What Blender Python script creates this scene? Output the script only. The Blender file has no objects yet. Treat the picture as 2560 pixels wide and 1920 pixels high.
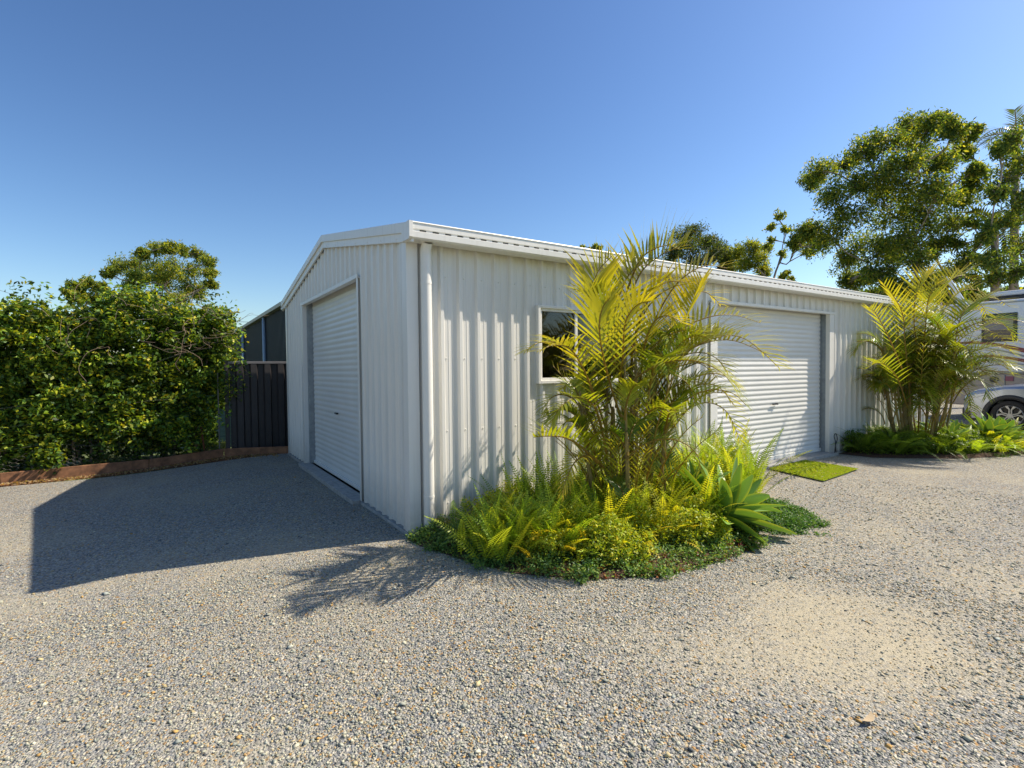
import bpy, math, random
import numpy as np
from mathutils import Vector
random.seed(7); rng=np.random.default_rng(11)
S=bpy.context.scene; COL=S.collection
R=math.radians
# ------------------------------------------------------------------ camera
CAM=np.array([-1.8687,-4.5448,1.5077]); YAW,PITCH,ROLL,F=0.9875,-0.0279,-0.0097,1301.56
_f=np.array([math.cos(PITCH)*math.cos(YAW),math.cos(PITCH)*math.sin(YAW),math.sin(PITCH)])
_r=np.array([math.sin(YAW),-math.cos(YAW),0.]); _u=np.cross(_r,_f)
_r,_u=_r*math.cos(ROLL)+_u*math.sin(ROLL),-_r*math.sin(ROLL)+_u*math.cos(ROLL)
cd=bpy.data.cameras.new('camera'); cam=bpy.data.objects.new('camera',cd); COL.objects.link(cam)
from mathutils import Matrix
cam.matrix_world=Matrix(((_r[0],_u[0],-_f[0],CAM[0]),(_r[1],_u[1],-_f[1],CAM[1]),(_r[2],_u[2],-_f[2],CAM[2]),(0,0,0,1)))
cd.sensor_width=36; cd.lens=36*F/2560; cd.clip_start=.05; cd.clip_end=2000
S.camera=cam
# ------------------------------------------------------------------ light
SUN=Vector((.915,-.335,1.0)).normalized()
w=bpy.data.worlds.new('World'); S.world=w; w.use_nodes=True
nt=w.node_tree; bg=nt.nodes['Background']
sky=nt.nodes.new('ShaderNodeTexSky'); sky.sky_type='NISHITA'; sky.sun_disc=False
sky.sun_elevation=math.asin(SUN.z); sky.sun_rotation=math.atan2(SUN.x,SUN.y)
sky.altitude=0; sky.air_density=1.0; sky.air_density=1.1; sky.dust_density=0.7; sky.ozone_density=2.5
hs=nt.nodes.new('ShaderNodeHueSaturation'); hs.inputs['Saturation'].default_value=1.1; hs.inputs['Hue'].default_value=.502
nt.links.new(sky.outputs[0],hs.inputs['Color']); gm=nt.nodes.new('ShaderNodeGamma'); gm.inputs[1].default_value=1.25; nt.links.new(hs.outputs[0],gm.inputs[0]); nt.links.new(gm.outputs[0],bg.inputs[0]); bg.inputs[1].default_value=.076
sl=bpy.data.lights.new('sun','SUN'); sl.energy=5; sl.angle=R(.5); sl.color=(1,.90,.76)
so=bpy.data.objects.new('sun',sl); COL.objects.link(so); so.rotation_euler=SUN.to_track_quat('Z','Y').to_euler(); so.location=(5,-5,12)
S.view_settings.view_transform='Standard'; S.view_settings.look='None'; S.view_settings.exposure=.5; S.view_settings.gamma=1
S.render.engine='CYCLES'; S.cycles.max_bounces=8; S.cycles.transparent_max_bounces=12
# ------------------------------------------------------------------ helpers
K=1.15732   # picks are given in a 2212-wide view of the photograph
def ray(px,py):
    d=_f*F+_r*(px*K-1280)-_u*(py*K-960); return d/np.linalg.norm(d)
def atY(px,py,y): d=ray(px,py); return CAM+d*(y-CAM[1])/d[1]
def atX(px,py,x): d=ray(px,py); return CAM+d*(x-CAM[0])/d[0]
def atZ(px,py,z): d=ray(px,py); return CAM+d*(z-CAM[2])/d[2]
def atD(px,py,D): return CAM+ray(px,py)*D
def tag(o,label=None,cat=None,group=None,kind=None):
    if label: o['label']=label
    if cat: o['category']=cat
    if group: o['group']=group
    if kind: o['kind']=kind
    return o
def empty(name,loc,label,cat,group=None):
    o=bpy.data.objects.new(name,None); o.location=loc; COL.objects.link(o); o.empty_display_size=.2
    return tag(o,label,cat,group)
class MB:
    def __init__(s): s.v=[];s.f=[];s.m=[]
    def add(s,vs,fs,m=0):
        n=len(s.v); s.v+= [tuple(map(float,p)) for p in vs]; s.f+=[tuple(i+n for i in f) for f in fs]; s.m+=[m]*len(fs); return s
    def box(s,a,b,m=0):
        x0,y0,z0=a;x1,y1,z1=b
        return s.add([(x0,y0,z0),(x1,y0,z0),(x1,y1,z0),(x0,y1,z0),(x0,y0,z1),(x1,y0,z1),(x1,y1,z1),(x0,y1,z1)],
          [(0,3,2,1),(4,5,6,7),(0,1,5,4),(1,2,6,5),(2,3,7,6),(3,0,4,7)],m)
    def tube(s,pts,rad,n=8,m=0,cap=True):
        pts=[np.array(p,float) for p in pts]
        if not hasattr(rad,'__len__'): rad=[rad]*len(pts)
        vs=[];fs=[]; a=None
        for i,p in enumerate(pts):
            t=pts[min(i+1,len(pts)-1)]-pts[max(i-1,0)]; t=t/(np.linalg.norm(t)+1e-9)
            if a is None: a=np.cross(t,(0,0,1.)) if abs(t[2])<.9 else np.cross(t,(1.,0,0))
            a=a-t*(a@t); a/=np.linalg.norm(a)+1e-9; b=np.cross(t,a)
            for k in range(n):
                an=2*math.pi*k/n; vs.append(p+rad[i]*(a*math.cos(an)+b*math.sin(an)))
        for i in range(len(pts)-1):
            for k in range(n):
                k2=(k+1)%n; fs.append((i*n+k,i*n+k2,(i+1)*n+k2,(i+1)*n+k))
        if cap: fs+= [tuple(range(n))[::-1],tuple((len(pts)-1)*n+k for k in range(n))]
        return s.add(vs,fs,m)
    def prism(s,poly,fn0,fn1,m=0):   # polygon 2D mapped by two placements
        n=len(poly); vs=[fn0(*p) for p in poly]+[fn1(*p) for p in poly]
        fs=[tuple(range(n)),tuple(range(2*n-1,n-1,-1))]+[(i,i+n,(i+1)%n+n,(i+1)%n) for i in range(n)]
        return s.add(vs,fs,m)
    def build(s,name,mats,parent=None,smooth=False,bevel=0):
        me=bpy.data.meshes.new(name); me.from_pydata(s.v,[],s.f)
        if not isinstance(mats,(list,tuple)): mats=[mats]
        for m in mats: me.materials.append(m)
        if len(mats)>1: me.polygons.foreach_set('material_index',s.m)
        if smooth: me.polygons.foreach_set('use_smooth',[True]*len(s.f))
        me.validate(); me.update()
        o=bpy.data.objects.new(name,me); COL.objects.link(o)
        if parent: o.parent=parent; o.matrix_parent_inverse=Matrix.Translation(-Vector(parent.matrix_basis.to_translation() if parent.parent is None else (0,0,0)))
        if bevel:
            b=o.modifiers.new('bevel','BEVEL'); b.width=bevel; b.segments=2; b.limit_method='ANGLE'
        return o
def npmesh(name,V,Fq,mat,col=None,parent=None,smooth=False,mi=None):
    """V (n,3), Fq (m,3|4) int, col (n,3) per vertex"""
    V=np.ascontiguousarray(V,dtype=np.float32); Fq=np.ascontiguousarray(Fq,dtype=np.int32); k=Fq.shape[1]
    me=bpy.data.meshes.new(name); me.vertices.add(len(V)); me.vertices.foreach_set('co',V.ravel())
    me.loops.add(Fq.size); me.loops.foreach_set('vertex_index',Fq.ravel())
    me.polygons.add(len(Fq)); me.polygons.foreach_set('loop_start',np.arange(0,Fq.size,k,dtype=np.int32))
    if not isinstance(mat,(list,tuple)): mat=[mat]
    for m in mat: me.materials.append(m)
    if mi is not None: me.polygons.foreach_set('material_index',np.ascontiguousarray(mi,dtype=np.int32))
    if smooth: me.polygons.foreach_set('use_smooth',np.ones(len(Fq),dtype=bool))
    if col is not None:
        at=me.color_attributes.new('tint','FLOAT_COLOR','POINT')
        at.data.foreach_set('color',np.hstack([col,np.ones((len(col),1))]).astype(np.float32).ravel())
    me.update(calc_edges=True)
    o=bpy.data.objects.new(name,me); COL.objects.link(o)
    if parent: o.parent=parent; o.matrix_parent_inverse=Matrix.Translation(-Vector(parent.matrix_basis.to_translation()))
    return o
# ------------------------------------------------------------------ materials
def mat(name,c,rough=.5,metal=0,var=.06,scale=6,bump=0,bscale=60,spec=.5,coat=0,streak=None):
    m=bpy.data.materials.new(name); m.use_nodes=True; n=m.node_tree; b=n.nodes['Principled BSDF']
    b.inputs['Roughness'].default_value=rough; b.inputs['Metallic'].default_value=metal
    b.inputs['Specular IOR Level'].default_value=spec; b.inputs['Coat Weight'].default_value=coat
    tc=n.nodes.new('ShaderNodeTexCoord'); mp=n.nodes.new('ShaderNodeMapping'); n.links.new(tc.outputs['Object'],mp.inputs[0])
    if streak: mp.inputs['Scale'].default_value=streak
    no=n.nodes.new('ShaderNodeTexNoise'); no.inputs['Scale'].default_value=scale; no.inputs['Detail'].default_value=6; no.inputs['Roughness'].default_value=.65
    n.links.new(mp.outputs[0],no.inputs[0])
    cr=n.nodes.new('ShaderNodeValToRGB'); cr.color_ramp.elements[0].position=.3; cr.color_ramp.elements[1].position=.7
    cr.color_ramp.elements[0].color=(*[max(0,x*(1-var*1.4)) for x in c],1); cr.color_ramp.elements[1].color=(*[min(1,x*(1+var)) for x in c],1)
    n.links.new(no.outputs[0],cr.inputs[0]); n.links.new(cr.outputs[0],b.inputs['Base Color'])
    if bump:
        n2=n.nodes.new('ShaderNodeTexNoise'); n2.inputs['Scale'].default_value=bscale; n2.inputs['Detail'].default_value=4
        n.links.new(tc.outputs['Object'],n2.inputs[0])
        bp=n.nodes.new('ShaderNodeBump'); bp.inputs['Strength'].default_value=bump; bp.inputs['Distance'].default_value=.01
        n.links.new(n2.outputs[0],bp.inputs['Height']); n.links.new(bp.outputs[0],b.inputs['Normal'])
    return m
def leafmat(name,trans=.35,rough=.4,spec=.5):
    m=bpy.data.materials.new(name); m.use_nodes=True; n=m.node_tree; b=n.nodes['Principled BSDF']; out=n.nodes['Material Output']
    a=n.nodes.new('ShaderNodeAttribute'); a.attribute_name='tint'
    b.inputs['Roughness'].default_value=rough; b.inputs['Specular IOR Level'].default_value=spec
    n.links.new(a.outputs['Color'],b.inputs['Base Color'])
    t=n.nodes.new('ShaderNodeBsdfTranslucent')
    h=n.nodes.new('ShaderNodeMix'); h.data_type='RGBA'; h.blend_type='MULTIPLY'; h.inputs[0].default_value=1
    n.links.new(a.outputs['Color'],h.inputs[6]); h.inputs[7].default_value=(1.9,1.75,.55,1)
    n.links.new(h.outputs[2],t.inputs[0])
    mx=n.nodes.new('ShaderNodeMixShader'); mx.inputs[0].default_value=trans
    n.links.new(b.outputs[0],mx.inputs[1]); n.links.new(t.outputs[0],mx.inputs[2]); n.links.new(mx.outputs[0],out.inputs[0])
    return m
CREAM=(.76,.74,.68)
M_wall=mat('cream_steel_sheet',CREAM,.38,var=.012,scale=1.5)
def splash(m):
    n=m.node_tree; b=n.nodes['Principled BSDF']; src=b.inputs['Base Color'].links[0].from_socket
    tc=n.nodes.new('ShaderNodeTexCoord'); sp=n.nodes.new('ShaderNodeSeparateXYZ'); n.links.new(tc.outputs['Object'],sp.inputs[0])
    mr=n.nodes.new('ShaderNodeMapRange'); mr.inputs['From Min'].default_value=.0; mr.inputs['From Max'].default_value=.45; mr.inputs['To Min'].default_value=.75; mr.inputs['To Max'].default_value=0; n.links.new(sp.outputs[2],mr.inputs[0])
    no=n.nodes.new('ShaderNodeTexNoise'); no.inputs['Scale'].default_value=14; no.inputs['Detail'].default_value=8; no.inputs['Roughness'].default_value=.7; n.links.new(tc.outputs['Object'],no.inputs[0])
    mu=n.nodes.new('ShaderNodeMath'); mu.operation='MULTIPLY'; n.links.new(mr.outputs[0],mu.inputs[0]); n.links.new(no.outputs[0],mu.inputs[1])
    mp=n.nodes.new('ShaderNodeMapping'); mp.inputs['Scale'].default_value=(9,9,.35); n.links.new(tc.outputs['Object'],mp.inputs[0])
    n2=n.nodes.new('ShaderNodeTexNoise'); n2.inputs['Scale'].default_value=2; n2.inputs['Detail'].default_value=5; n.links.new(mp.outputs[0],n2.inputs[0])
    m2=n.nodes.new('ShaderNodeMapRange'); m2.inputs['From Min'].default_value=.52; m2.inputs['From Max'].default_value=.8; m2.inputs['To Max'].default_value=.22; n.links.new(n2.outputs[0],m2.inputs[0])
    ad=n.nodes.new('ShaderNodeMath'); ad.operation='ADD'; n.links.new(mu.outputs[0],ad.inputs[0]); n.links.new(m2.outputs[0],ad.inputs[1])
    mx=n.nodes.new('ShaderNodeMix'); mx.data_type='RGBA'; n.links.new(ad.outputs[0],mx.inputs[0]); n.links.new(src,mx.inputs[6]); mx.inputs[7].default_value=(.36,.31,.24,1)
    n.links.new(mx.outputs[2],b.inputs['Base Color'])
splash(M_wall)
M_trim=mat('cream_steel_trim',(.79,.77,.71),.4,var=.02,scale=3); splash(M_trim)
M_door=mat('cream_roller_steel',(.74,.73,.68),.36,var=.03,scale=2)
M_roof=mat('roof_steel',(.60,.60,.58),.4,var=.03)
M_galv=mat('galvanised_steel',(.30,.33,.35),.45,metal=.6,var=.15,scale=12)
M_black=mat('black_plastic',(.015,.015,.016),.4)
M_slot=mat('slot_dark',(.03,.03,.03),.8)
M_conc=mat('concrete',(.36,.35,.32),.9,var=.2,scale=14,bump=.4,bscale=90)
M_dark=mat('charcoal_steel_sheet',(.040,.044,.048),.55,var=.1)
M_fence=mat('dark_fence_steel',(.034,.030,.030),.45,var=.12,scale=3)
M_fencetrim=mat('dark_fence_rail',(.15,.145,.15),.4,var=.1)
M_creamdark=mat('pale_barge_capping',(.42,.38,.30),.5)
M_rust=mat('rusty_brown_steel',(.24,.11,.052),.8,var=.45,scale=7,bump=.3,bscale=50)
M_rustpost=mat('rusty_iron',(.20,.07,.03),.9,var=.4,scale=20)
M_wire=mat('galvanised_wire',(.2,.19,.17),.5,metal=.4)
M_twig=mat('dry_twig',(.30,.22,.15),.9,var=.3,scale=20)
M_bark=mat('eucalypt_bark',(.33,.27,.21),.9,var=.5,scale=4,streak=(1,1,.3),bump=.4,bscale=12)
M_cane=mat('palm_cane',(.27,.20,.06),.55,var=.45,scale=9,streak=(1,1,.5))
M_soil=mat('bark_mulch_soil',(.085,.04,.022),.95,var=.6,scale=40,bump=1,bscale=70)
M_leaf=leafmat('hedge_leaf',.32,.5,.35)
M_tleaf=leafmat('tree_leaf',.48,.6,.3)
M_palm=leafmat('palm_leaf',.38,.35,.5)
M_fern=leafmat('fern_leaf',.4,.45,.4)
M_agave=leafmat('agave_leaf',.12,.45,.4)
M_grass=leafmat('grass_blade',.35,.6,.3)
M_lawn=mat('rough_grass',(.10,.13,.035),.95,var=.5,scale=3,bump=.6,bscale=40)
M_int=mat('shed_lining',(.10,.11,.11),.8)
M_blind=mat('grey_blind',(.20,.23,.27),.7)
def glass(name,tint,mixf):
    m=bpy.data.materials.new(name); m.use_nodes=True; n=m.node_tree; out=n.nodes['Material Output']; n.nodes.remove(n.nodes['Principled BSDF'])
    tr=n.nodes.new('ShaderNodeBsdfTransparent'); tr.inputs[0].default_value=(*tint,1)
    gl=n.nodes.new('ShaderNodeBsdfGlossy'); gl.inputs['Roughness'].default_value=.02; gl.inputs[0].default_value=(.9,.9,.9,1)
    fr=n.nodes.new('ShaderNodeFresnel'); fr.inputs[0].default_value=1.45
    mx=n.nodes.new('ShaderNodeMixShader'); n.links.new(fr.outputs[0],mx.inputs[0]); n.links.new(tr.outputs[0],mx.inputs[1]); n.links.new(gl.outputs[0],mx.inputs[2])
    n.links.new(mx.outputs[0],out.inputs[0]); return m
M_glass=glass('window_glass',(.5,.52,.5),1)
# ------------------------------------------------------------------ terrain
def sm(t): t=np.clip(t,0,1); return t*t*(3-2*t)
def gz(x,y):
    x=np.asarray(x,float);y=np.asarray(y,float)
    z=-.035-.125*sm(-x/3.0)
    z=z+.006*np.sin(x*1.7+y*.9)*np.cos(y*1.3-x*.4)
    return z
def grid(name,xs,ys,zf,mat_,parent=None):
    X,Y=np.meshgrid(xs,ys,indexing='ij'); Z=zf(X,Y); V=np.stack([X,Y,Z],-1).reshape(-1,3); ny=len(ys)
    i,j=np.meshgrid(np.arange(len(xs)-1),np.arange(ny-1),indexing='ij'); a=(i*ny+j).ravel()
    return npmesh(name,V,np.stack([a,a+ny,a+ny+1,a+1],1),mat_,None,parent,True)
# gravel material
def gravel_mat():
    m=bpy.data.materials.new('gravel'); m.use_nodes=True; n=m.node_tree; b=n.nodes['Principled BSDF']; L=n.links.new
    b.inputs['Roughness'].default_value=.9; b.inputs['Specular IOR Level'].default_value=.2
    tc=n.nodes.new('ShaderNodeTexCoord'); 
    def vor(sc,feat='F1'):
        v=n.nodes.new('ShaderNodeTexVoronoi'); v.feature=feat; v.inputs['Scale'].default_value=sc; v.inputs['Randomness'].default_value=1; L(wv.outputs[0],v.inputs[0]); return v
    nz=n.nodes.new('ShaderNodeTexNoise'); nz.inputs['Scale'].default_value=60; L(tc.outputs['Object'],nz.inputs[0])
    wv=n.nodes.new('ShaderNodeVectorMath'); wv.operation='MULTIPLY_ADD'; L(nz.outputs['Color'],wv.inputs[0]); wv.inputs[1].default_value=(.012,.012,.0); L(tc.outputs['Object'],wv.inputs[2])
    v1=vor(78); v2=vor(120)
    sep=n.nodes.new('ShaderNodeSeparateColor'); L(v1.outputs['Color'],sep.inputs[0])
    cr=n.nodes.new('ShaderNodeValToRGB'); cr.color_ramp.interpolation='CONSTANT'; e=cr.color_ramp.elements
    cols=[(p_,tuple(1.22*k_ for k_ in c_)) for p_,c_ in [(0,(.14,.14,.135)),(.14,(.21,.21,.195)),(.3,(.28,.27,.235)),(.45,(.35,.33,.28)),(.58,(.33,.27,.17)),(.68,(.22,.225,.22)),(.8,(.42,.39,.32)),(.9,(.34,.21,.09)),(.95,(.08,.085,.09))]]
    e[0].position=0;e[0].color=(*cols[0][1],1); e[1].position=cols[1][0]; e[1].color=(*cols[1][1],1)
    for p,c in cols[2:]: q=e.new(p); q.color=(*c,1)
    L(sep.outputs[0],cr.inputs[0])
    # fines between stones
    fn=n.nodes.new('ShaderNodeTexNoise'); fn.inputs['Scale'].default_value=230; fn.inputs['Detail'].default_value=8; fn.inputs['Roughness'].default_value=.8; L(tc.outputs['Object'],fn.inputs[0])
    fr=n.nodes.new('ShaderNodeValToRGB'); fr.color_ramp.elements[0].position=.42; fr.color_ramp.elements[1].position=.58
    fr.color_ramp.elements[0].color=(.24,.21,.14,1); fr.color_ramp.elements[1].color=(.58,.51,.36,1); L(fn.outputs[0],fr.inputs[0])
    # mask for dusty worn areas: broad noise + the worn patch
    bn=n.nodes.new('ShaderNodeTexNoise'); bn.inputs['Scale'].default_value=.75; bn.inputs['Detail'].default_value=5; L(tc.outputs['Object'],bn.inputs[0])
    def patch(cx,cy,rx,ry):
        mp=n.nodes.new('ShaderNodeMapping'); mp.inputs['Location'].default_value=(-cx/rx,-cy/ry,0); mp.inputs['Scale'].default_value=(1/rx,1/ry,.001); L(tc.outputs['Object'],mp.inputs[0])
        ln=n.nodes.new('ShaderNodeVectorMath'); ln.operation='LENGTH'; L(mp.outputs[0],ln.inputs[0])
        mr=n.nodes.new('ShaderNodeMapRange'); mr.inputs['From Min'].default_value=1.1; mr.inputs['From Max'].default_value=.2; mr.inputs['To Max'].default_value=.28; L(ln.outputs['Value'],mr.inputs[0]); return mr
    p1=patch(1.25,-3.0,1.0,.75); p2=patch(.0,.0,.01,.01); p2=patch(-.9,-.6,1.2,.5)
    ad=n.nodes.new('ShaderNodeMath'); ad.operation='ADD'; L(p1.outputs[0],ad.inputs[0])
    mu=n.nodes.new('ShaderNodeMath'); mu.operation='MULTIPLY'; mu.inputs[1].default_value=.45; L(p2.outputs[0],mu.inputs[0]); L(mu.outputs[0],ad.inputs[1])
    ad2=n.nodes.new('ShaderNodeMath'); ad2.operation='ADD'; L(ad.outputs[0],ad2.inputs[0]); L(bn.outputs[0],ad2.inputs[1])
    mk=n.nodes.new('ShaderNodeMapRange'); mk.inputs['From Min'].default_value=.35; mk.inputs['From Max'].default_value=1.0; L(ad2.outputs[0],mk.inputs[0])
    cmpn=n.nodes.new('ShaderNodeTexNoise'); cmpn.inputs['Scale'].default_value=45; L(tc.outputs['Object'],cmpn.inputs[0])
    s2=n.nodes.new('ShaderNodeMath'); s2.operation='ADD'; L(mk.outputs[0],s2.inputs[0]); L(cmpn.outputs[0],s2.inputs[1])
    m3=n.nodes.new('ShaderNodeMapRange'); m3.inputs['From Min'].default_value=.66; m3.inputs['From Max'].default_value=1.3; L(s2.outputs[0],m3.inputs[0])
    mx=n.nodes.new('ShaderNodeMix'); mx.data_type='RGBA'; L(m3.outputs[0],mx.inputs[0]); L(cr.outputs[0],mx.inputs[6]); L(fr.outputs[0],mx.inputs[7])
    # dark gaps between stones
    gp=n.nodes.new('ShaderNodeMapRange'); gp.inputs['From Min'].default_value=.5; gp.inputs['From Max'].default_value=.85; gp.inputs['To Min'].default_value=1; gp.inputs['To Max'].default_value=.45; L(v1.outputs['Distance'],gp.inputs[0])
    L(mx.outputs[2],b.inputs['Base Color'])
    # relief
    hh=n.nodes.new('ShaderNodeMath'); hh.operation='MULTIPLY'; hh.inputs[1].default_value=-1; L(v1.outputs['Distance'],hh.inputs[0])
    h2=n.nodes.new('ShaderNodeMath'); h2.operation='MULTIPLY_ADD'; h2.inputs[1].default_value=1.2; L(sep.outputs[1],h2.inputs[0]); L(hh.outputs[0],h2.inputs[2])
    inv=n.nodes.new('ShaderNodeMath'); inv.operation='SUBTRACT'; inv.inputs[0].default_value=1.05; L(m3.outputs[0],inv.inputs[1])
    h3=n.nodes.new('ShaderNodeMath'); h3.operation='MULTIPLY'; L(h2.outputs[0],h3.inputs[0]); L(inv.outputs[0],h3.inputs[1])
    bp=n.nodes.new('ShaderNodeBump'); bp.inputs['Strength'].default_value=.9; bp.inputs['Distance'].default_value=.012; L(h3.outputs[0],bp.inputs['Height']); L(bp.outputs[0],b.inputs['Normal'])
    return m
M_gravel=gravel_mat()
g=grid('grass_field',np.concatenate([[-600,-200,-80],np.arange(-40,60,2.5),[80,200,600]]),np.concatenate([[-600,-200,-80],np.arange(-40,60,2.5),[80,200,600]]),lambda x,y:gz(x,y)-.05,M_lawn); tag(g,kind='structure')
g=grid('gravel_yard',np.arange(-14,34.1,.25),np.arange(-22,6.01,.25),gz,M_gravel); tag(g,kind='structure')
# loose stones lying on the near gravel
def stones(n,rmin,rmax,s0,s1,seed,name):
    q=np.random.default_rng(seed)
    r=rmin+(rmax-rmin)*q.random(n)**1.0; a=np.radians(q.uniform(-10,122,n))
    x=CAM[0]+r*np.cos(a); y=CAM[1]+r*np.sin(a)
    dens=.5+.5*np.sin(x*2.1+1.3*np.sin(y*1.7))*np.cos(y*1.9+x)
    keep=(~((x>-.02)&(y>-.1)))&(q.random(n)>.35*dens)&(y<5.7)
    d=np.hypot((x-1.25)/.9,(y+3.0)/.6); keep&=q.random(n)<np.clip(d*.7,.6,1)
    x=x[keep];y=y[keep];n=len(x)
    s=q.uniform(s0,s1,n)*np.exp(q.normal(0,.38,n))*np.clip(.55+.5*np.hypot((x-1.25)/1.1,(y+3.0)/.8),.55,1); 
    base=np.array([(1,0,0),(0,1,0),(-1,0,0),(0,-1,0),(0,0,1),(0,0,-1)],float)
    V=base[None]*(1+q.uniform(-.35,.35,(n,6,3)))+q.uniform(-.25,.25,(n,6,3))
    V*=np.stack([s*q.uniform(.7,1.3,n),s*q.uniform(.5,1,n),s*q.uniform(.3,.6,n)],-1)[:,None]*.5
    an=q.uniform(0,6.283,n); c,sn=np.cos(an),np.sin(an); tl=q.uniform(-.5,.5,n)
    X=V[...,0]*c[:,None]-V[...,1]*sn[:,None]; Y=V[...,0]*sn[:,None]+V[...,1]*c[:,None]; Z=V[...,2]+X*tl[:,None]*.6
    V=np.stack([X+x[:,None],Y+y[:,None],Z+(gz(x,y)+s*.10)[:,None]],-1).reshape(-1,3)
    T=np.array([(0,1,4),(1,2,4),(2,3,4),(3,0,4),(1,0,5),(2,1,5),(3,2,5),(0,3,5)])
    Fq=(T[None]+6*np.arange(n)[:,None,None]).reshape(-1,3)
    pal=np.array([(.19,.195,.185),(.26,.26,.24),(.33,.32,.28),(.42,.39,.33),(.36,.29,.18),(.23,.245,.25),(.38,.23,.09),(.09,.095,.11),(.31,.29,.24)])
    cc=np.array([1.30,1.31,1.12])*pal[q.choice(9,n,p=[.17,.19,.15,.11,.1,.12,.045,.045,.07])]*q.uniform(.8,1.2,(n,1))
    return npmesh(name,V,Fq,M_stone,np.repeat(cc,6,0))
M_stone=leafmat('stone_chip',0,.85,.2)
g=stones(130000,1.3,4.6,.008,.0135,1,'loose_gravel')
g2=stones(60000,4.2,8.5,.010,.015,2,'x')
# join arrays: keep as one stuff object
import bmesh
bm=bmesh.new(); bm.from_mesh(g.data); bm.from_mesh(g2.data); bm.to_mesh(g.data); bm.free(); md=g2.data; bpy.data.objects.remove(g2); bpy.data.meshes.remove(md)
tag(g,'loose grey and tan stone chips scattered over the driveway','gravel',kind='stuff')
# ------------------------------------------------------------------ the cream shed
G=5.79; LEN=12.0; H=2.72; SL=.18
def roofz(y): return H+SL*(min(y,G-y))
shed=empty('metal_shed',(0,0,0),'long cream corrugated steel shed with gable roller door beside the palms','shed')
def ribbed(u0,u1,top,bottom,openings,place,name,m,pitch=.2,h=.029,first=.1,parent=None,extra=(),screws=()):
    us={round(u0,4):0,round(u1,4):0}
    prof=[(-.034,0),(-.016,h),(.016,h),(.034,0),(.070,0),(.073,.0025),(.081,.0025),(.084,0),(.118,0),(.121,.0025),(.129,.0025),(.132,0)]
    pts=[]
    k=-1
    while u0+first+k*pitch<u1+.1:
        for d,o in prof: pts.append((u0+first+k*pitch+d,o))
        k+=1
    pts=sorted(pts); P=np.array(pts)
    def off(u): return float(np.interp(u,P[:,0],P[:,1]))
    U=[u for u,_ in pts if u0<u<u1]+[u0,u1]
    for (a,b,c,d) in openings: U+=[a,b]
    U+=[e for e in extra if u0<e<u1]
    U=sorted(set(round(u,5) for u in U)); mb=MB()
    for a,b in zip(U[:-1],U[1:]):
        mid=(a+b)/2; spans=[(bottom,None)]
        zs=[]
        cur=bottom
        for (oa,ob,oc,od) in sorted(openings,key=lambda t:t[2]):
            if oa<=mid<=ob:
                if oc>cur: zs.append((cur,cur,oc,oc))
                cur=od
        zs.append((cur,cur,top(a),top(b)))
        for za,zb,zc,zd in zs:
            oa_,ob_=off(a),off(b)
            mb.add([place(a,oa_,za),place(b,ob_,zb),place(b,ob_,zd),place(a,oa_,zc)],[(0,1,2,3)])
    for z in screws:
        k=0
        while u0+first+k*pitch+.06<u1:
            u=u0+first+k*pitch+.05; k+=1
            if any(a-.08<u<b+.08 and c<z<d for a,b,c,d in openings): continue
            mb.tube([place(u,.001,z),place(u,.009,z)],[.008,.005],6,1)
    return mb.build(name,[m,M_trim],parent)
D1=(1.47,4.38,2.585); D2=(4.56,7.72,2.42)
W1=(1.4375,2.86,1.351,2.196); W2=(9.71,11.13,1.355,2.189)
ribbed(0,LEN,lambda u:H-.02,0.0,[(D2[0],D2[1],-1,D2[2]),(W1[0]+.03,W1[1]-.03,W1[2]+.03,W1[3]-.03),(W2[0]+.03,W2[1]-.03,W2[2]+.03,W2[3]-.03)],lambda u,o,z:(u,-o,z),'side_wall',M_wall,first=.125,parent=shed,screws=(.22,.92,1.62,2.4))
ribbed(0,G,lambda u:roofz(u)-.02,0.0,[(D1[0],D1[1],-1,D1[2])],lambda u,o,z:(-o,u,z),'gable_wall',M_wall,first=.13,parent=shed,extra=(G/2,),screws=(.22,.92,1.62,2.4))
MB().box((LEN,0.01,0),(LEN+.05,G-.01,H-.03)).prism([(0,H-.03),(G,H-.03),(G/2,roofz(G/2)-.03)],lambda y,z:(LEN,y,z),lambda y,z:(LEN+.05,y,z)).build('end_wall',M_wall,shed)
MB().box((.02,G-.03,0),(LEN-.01,G,H-.03)).build('back_wall',M_wall,shed)
MB().box((.05,.06,.0),(LEN-.03,G-.06,.012)).build('floor_slab',M_conc,shed)
# concrete slab edge, ledges below the doors
mb=MB().box((-.045,-.05,-.3),(LEN+.06,.06,-.004)).box((-.045,.06,-.3),(.06,G+.04,-.004))
mb.box((-.13,D1[0]-.03,-.3),(-.0455,D1[1]+.06,.012)).box((-.0455,D1[0]+.002,-.002),(.2,D1[1]-.002,.012))
mb.box((D2[0]-.05,-.15,-.3),(D2[1]+.1,-.0505,.012)).box((D2[0]+.002,-.0505,-.002),(D2[1]-.002,.2,.013))
mb.build('concrete_footing',M_conc,shed,bevel=.006)
# roof sheets
for sgn in (0,1):
    def pl(u,o,s,sgn=sgn):
        y=-.14+s if sgn==0 else G+.14-s
        z=H+.045+SL*(s-.14)+o
        return (u,y,z)
    ribbed(-.03,LEN+.06,lambda u:G/2+.14,0,[],pl,'roof_sheet',M_roof,first=.14,parent=shed)
MB().prism([(G/2-.2,roofz(G/2)+.05),(G/2,roofz(G/2)+.09),(G/2+.2,roofz(G/2)+.05),(G/2,roofz(G/2)+.075)],lambda y,z:(-.02,y,z),lambda y,z:(LEN+.05,y,z)).build('ridge_cap',M_roof,shed)
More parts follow.
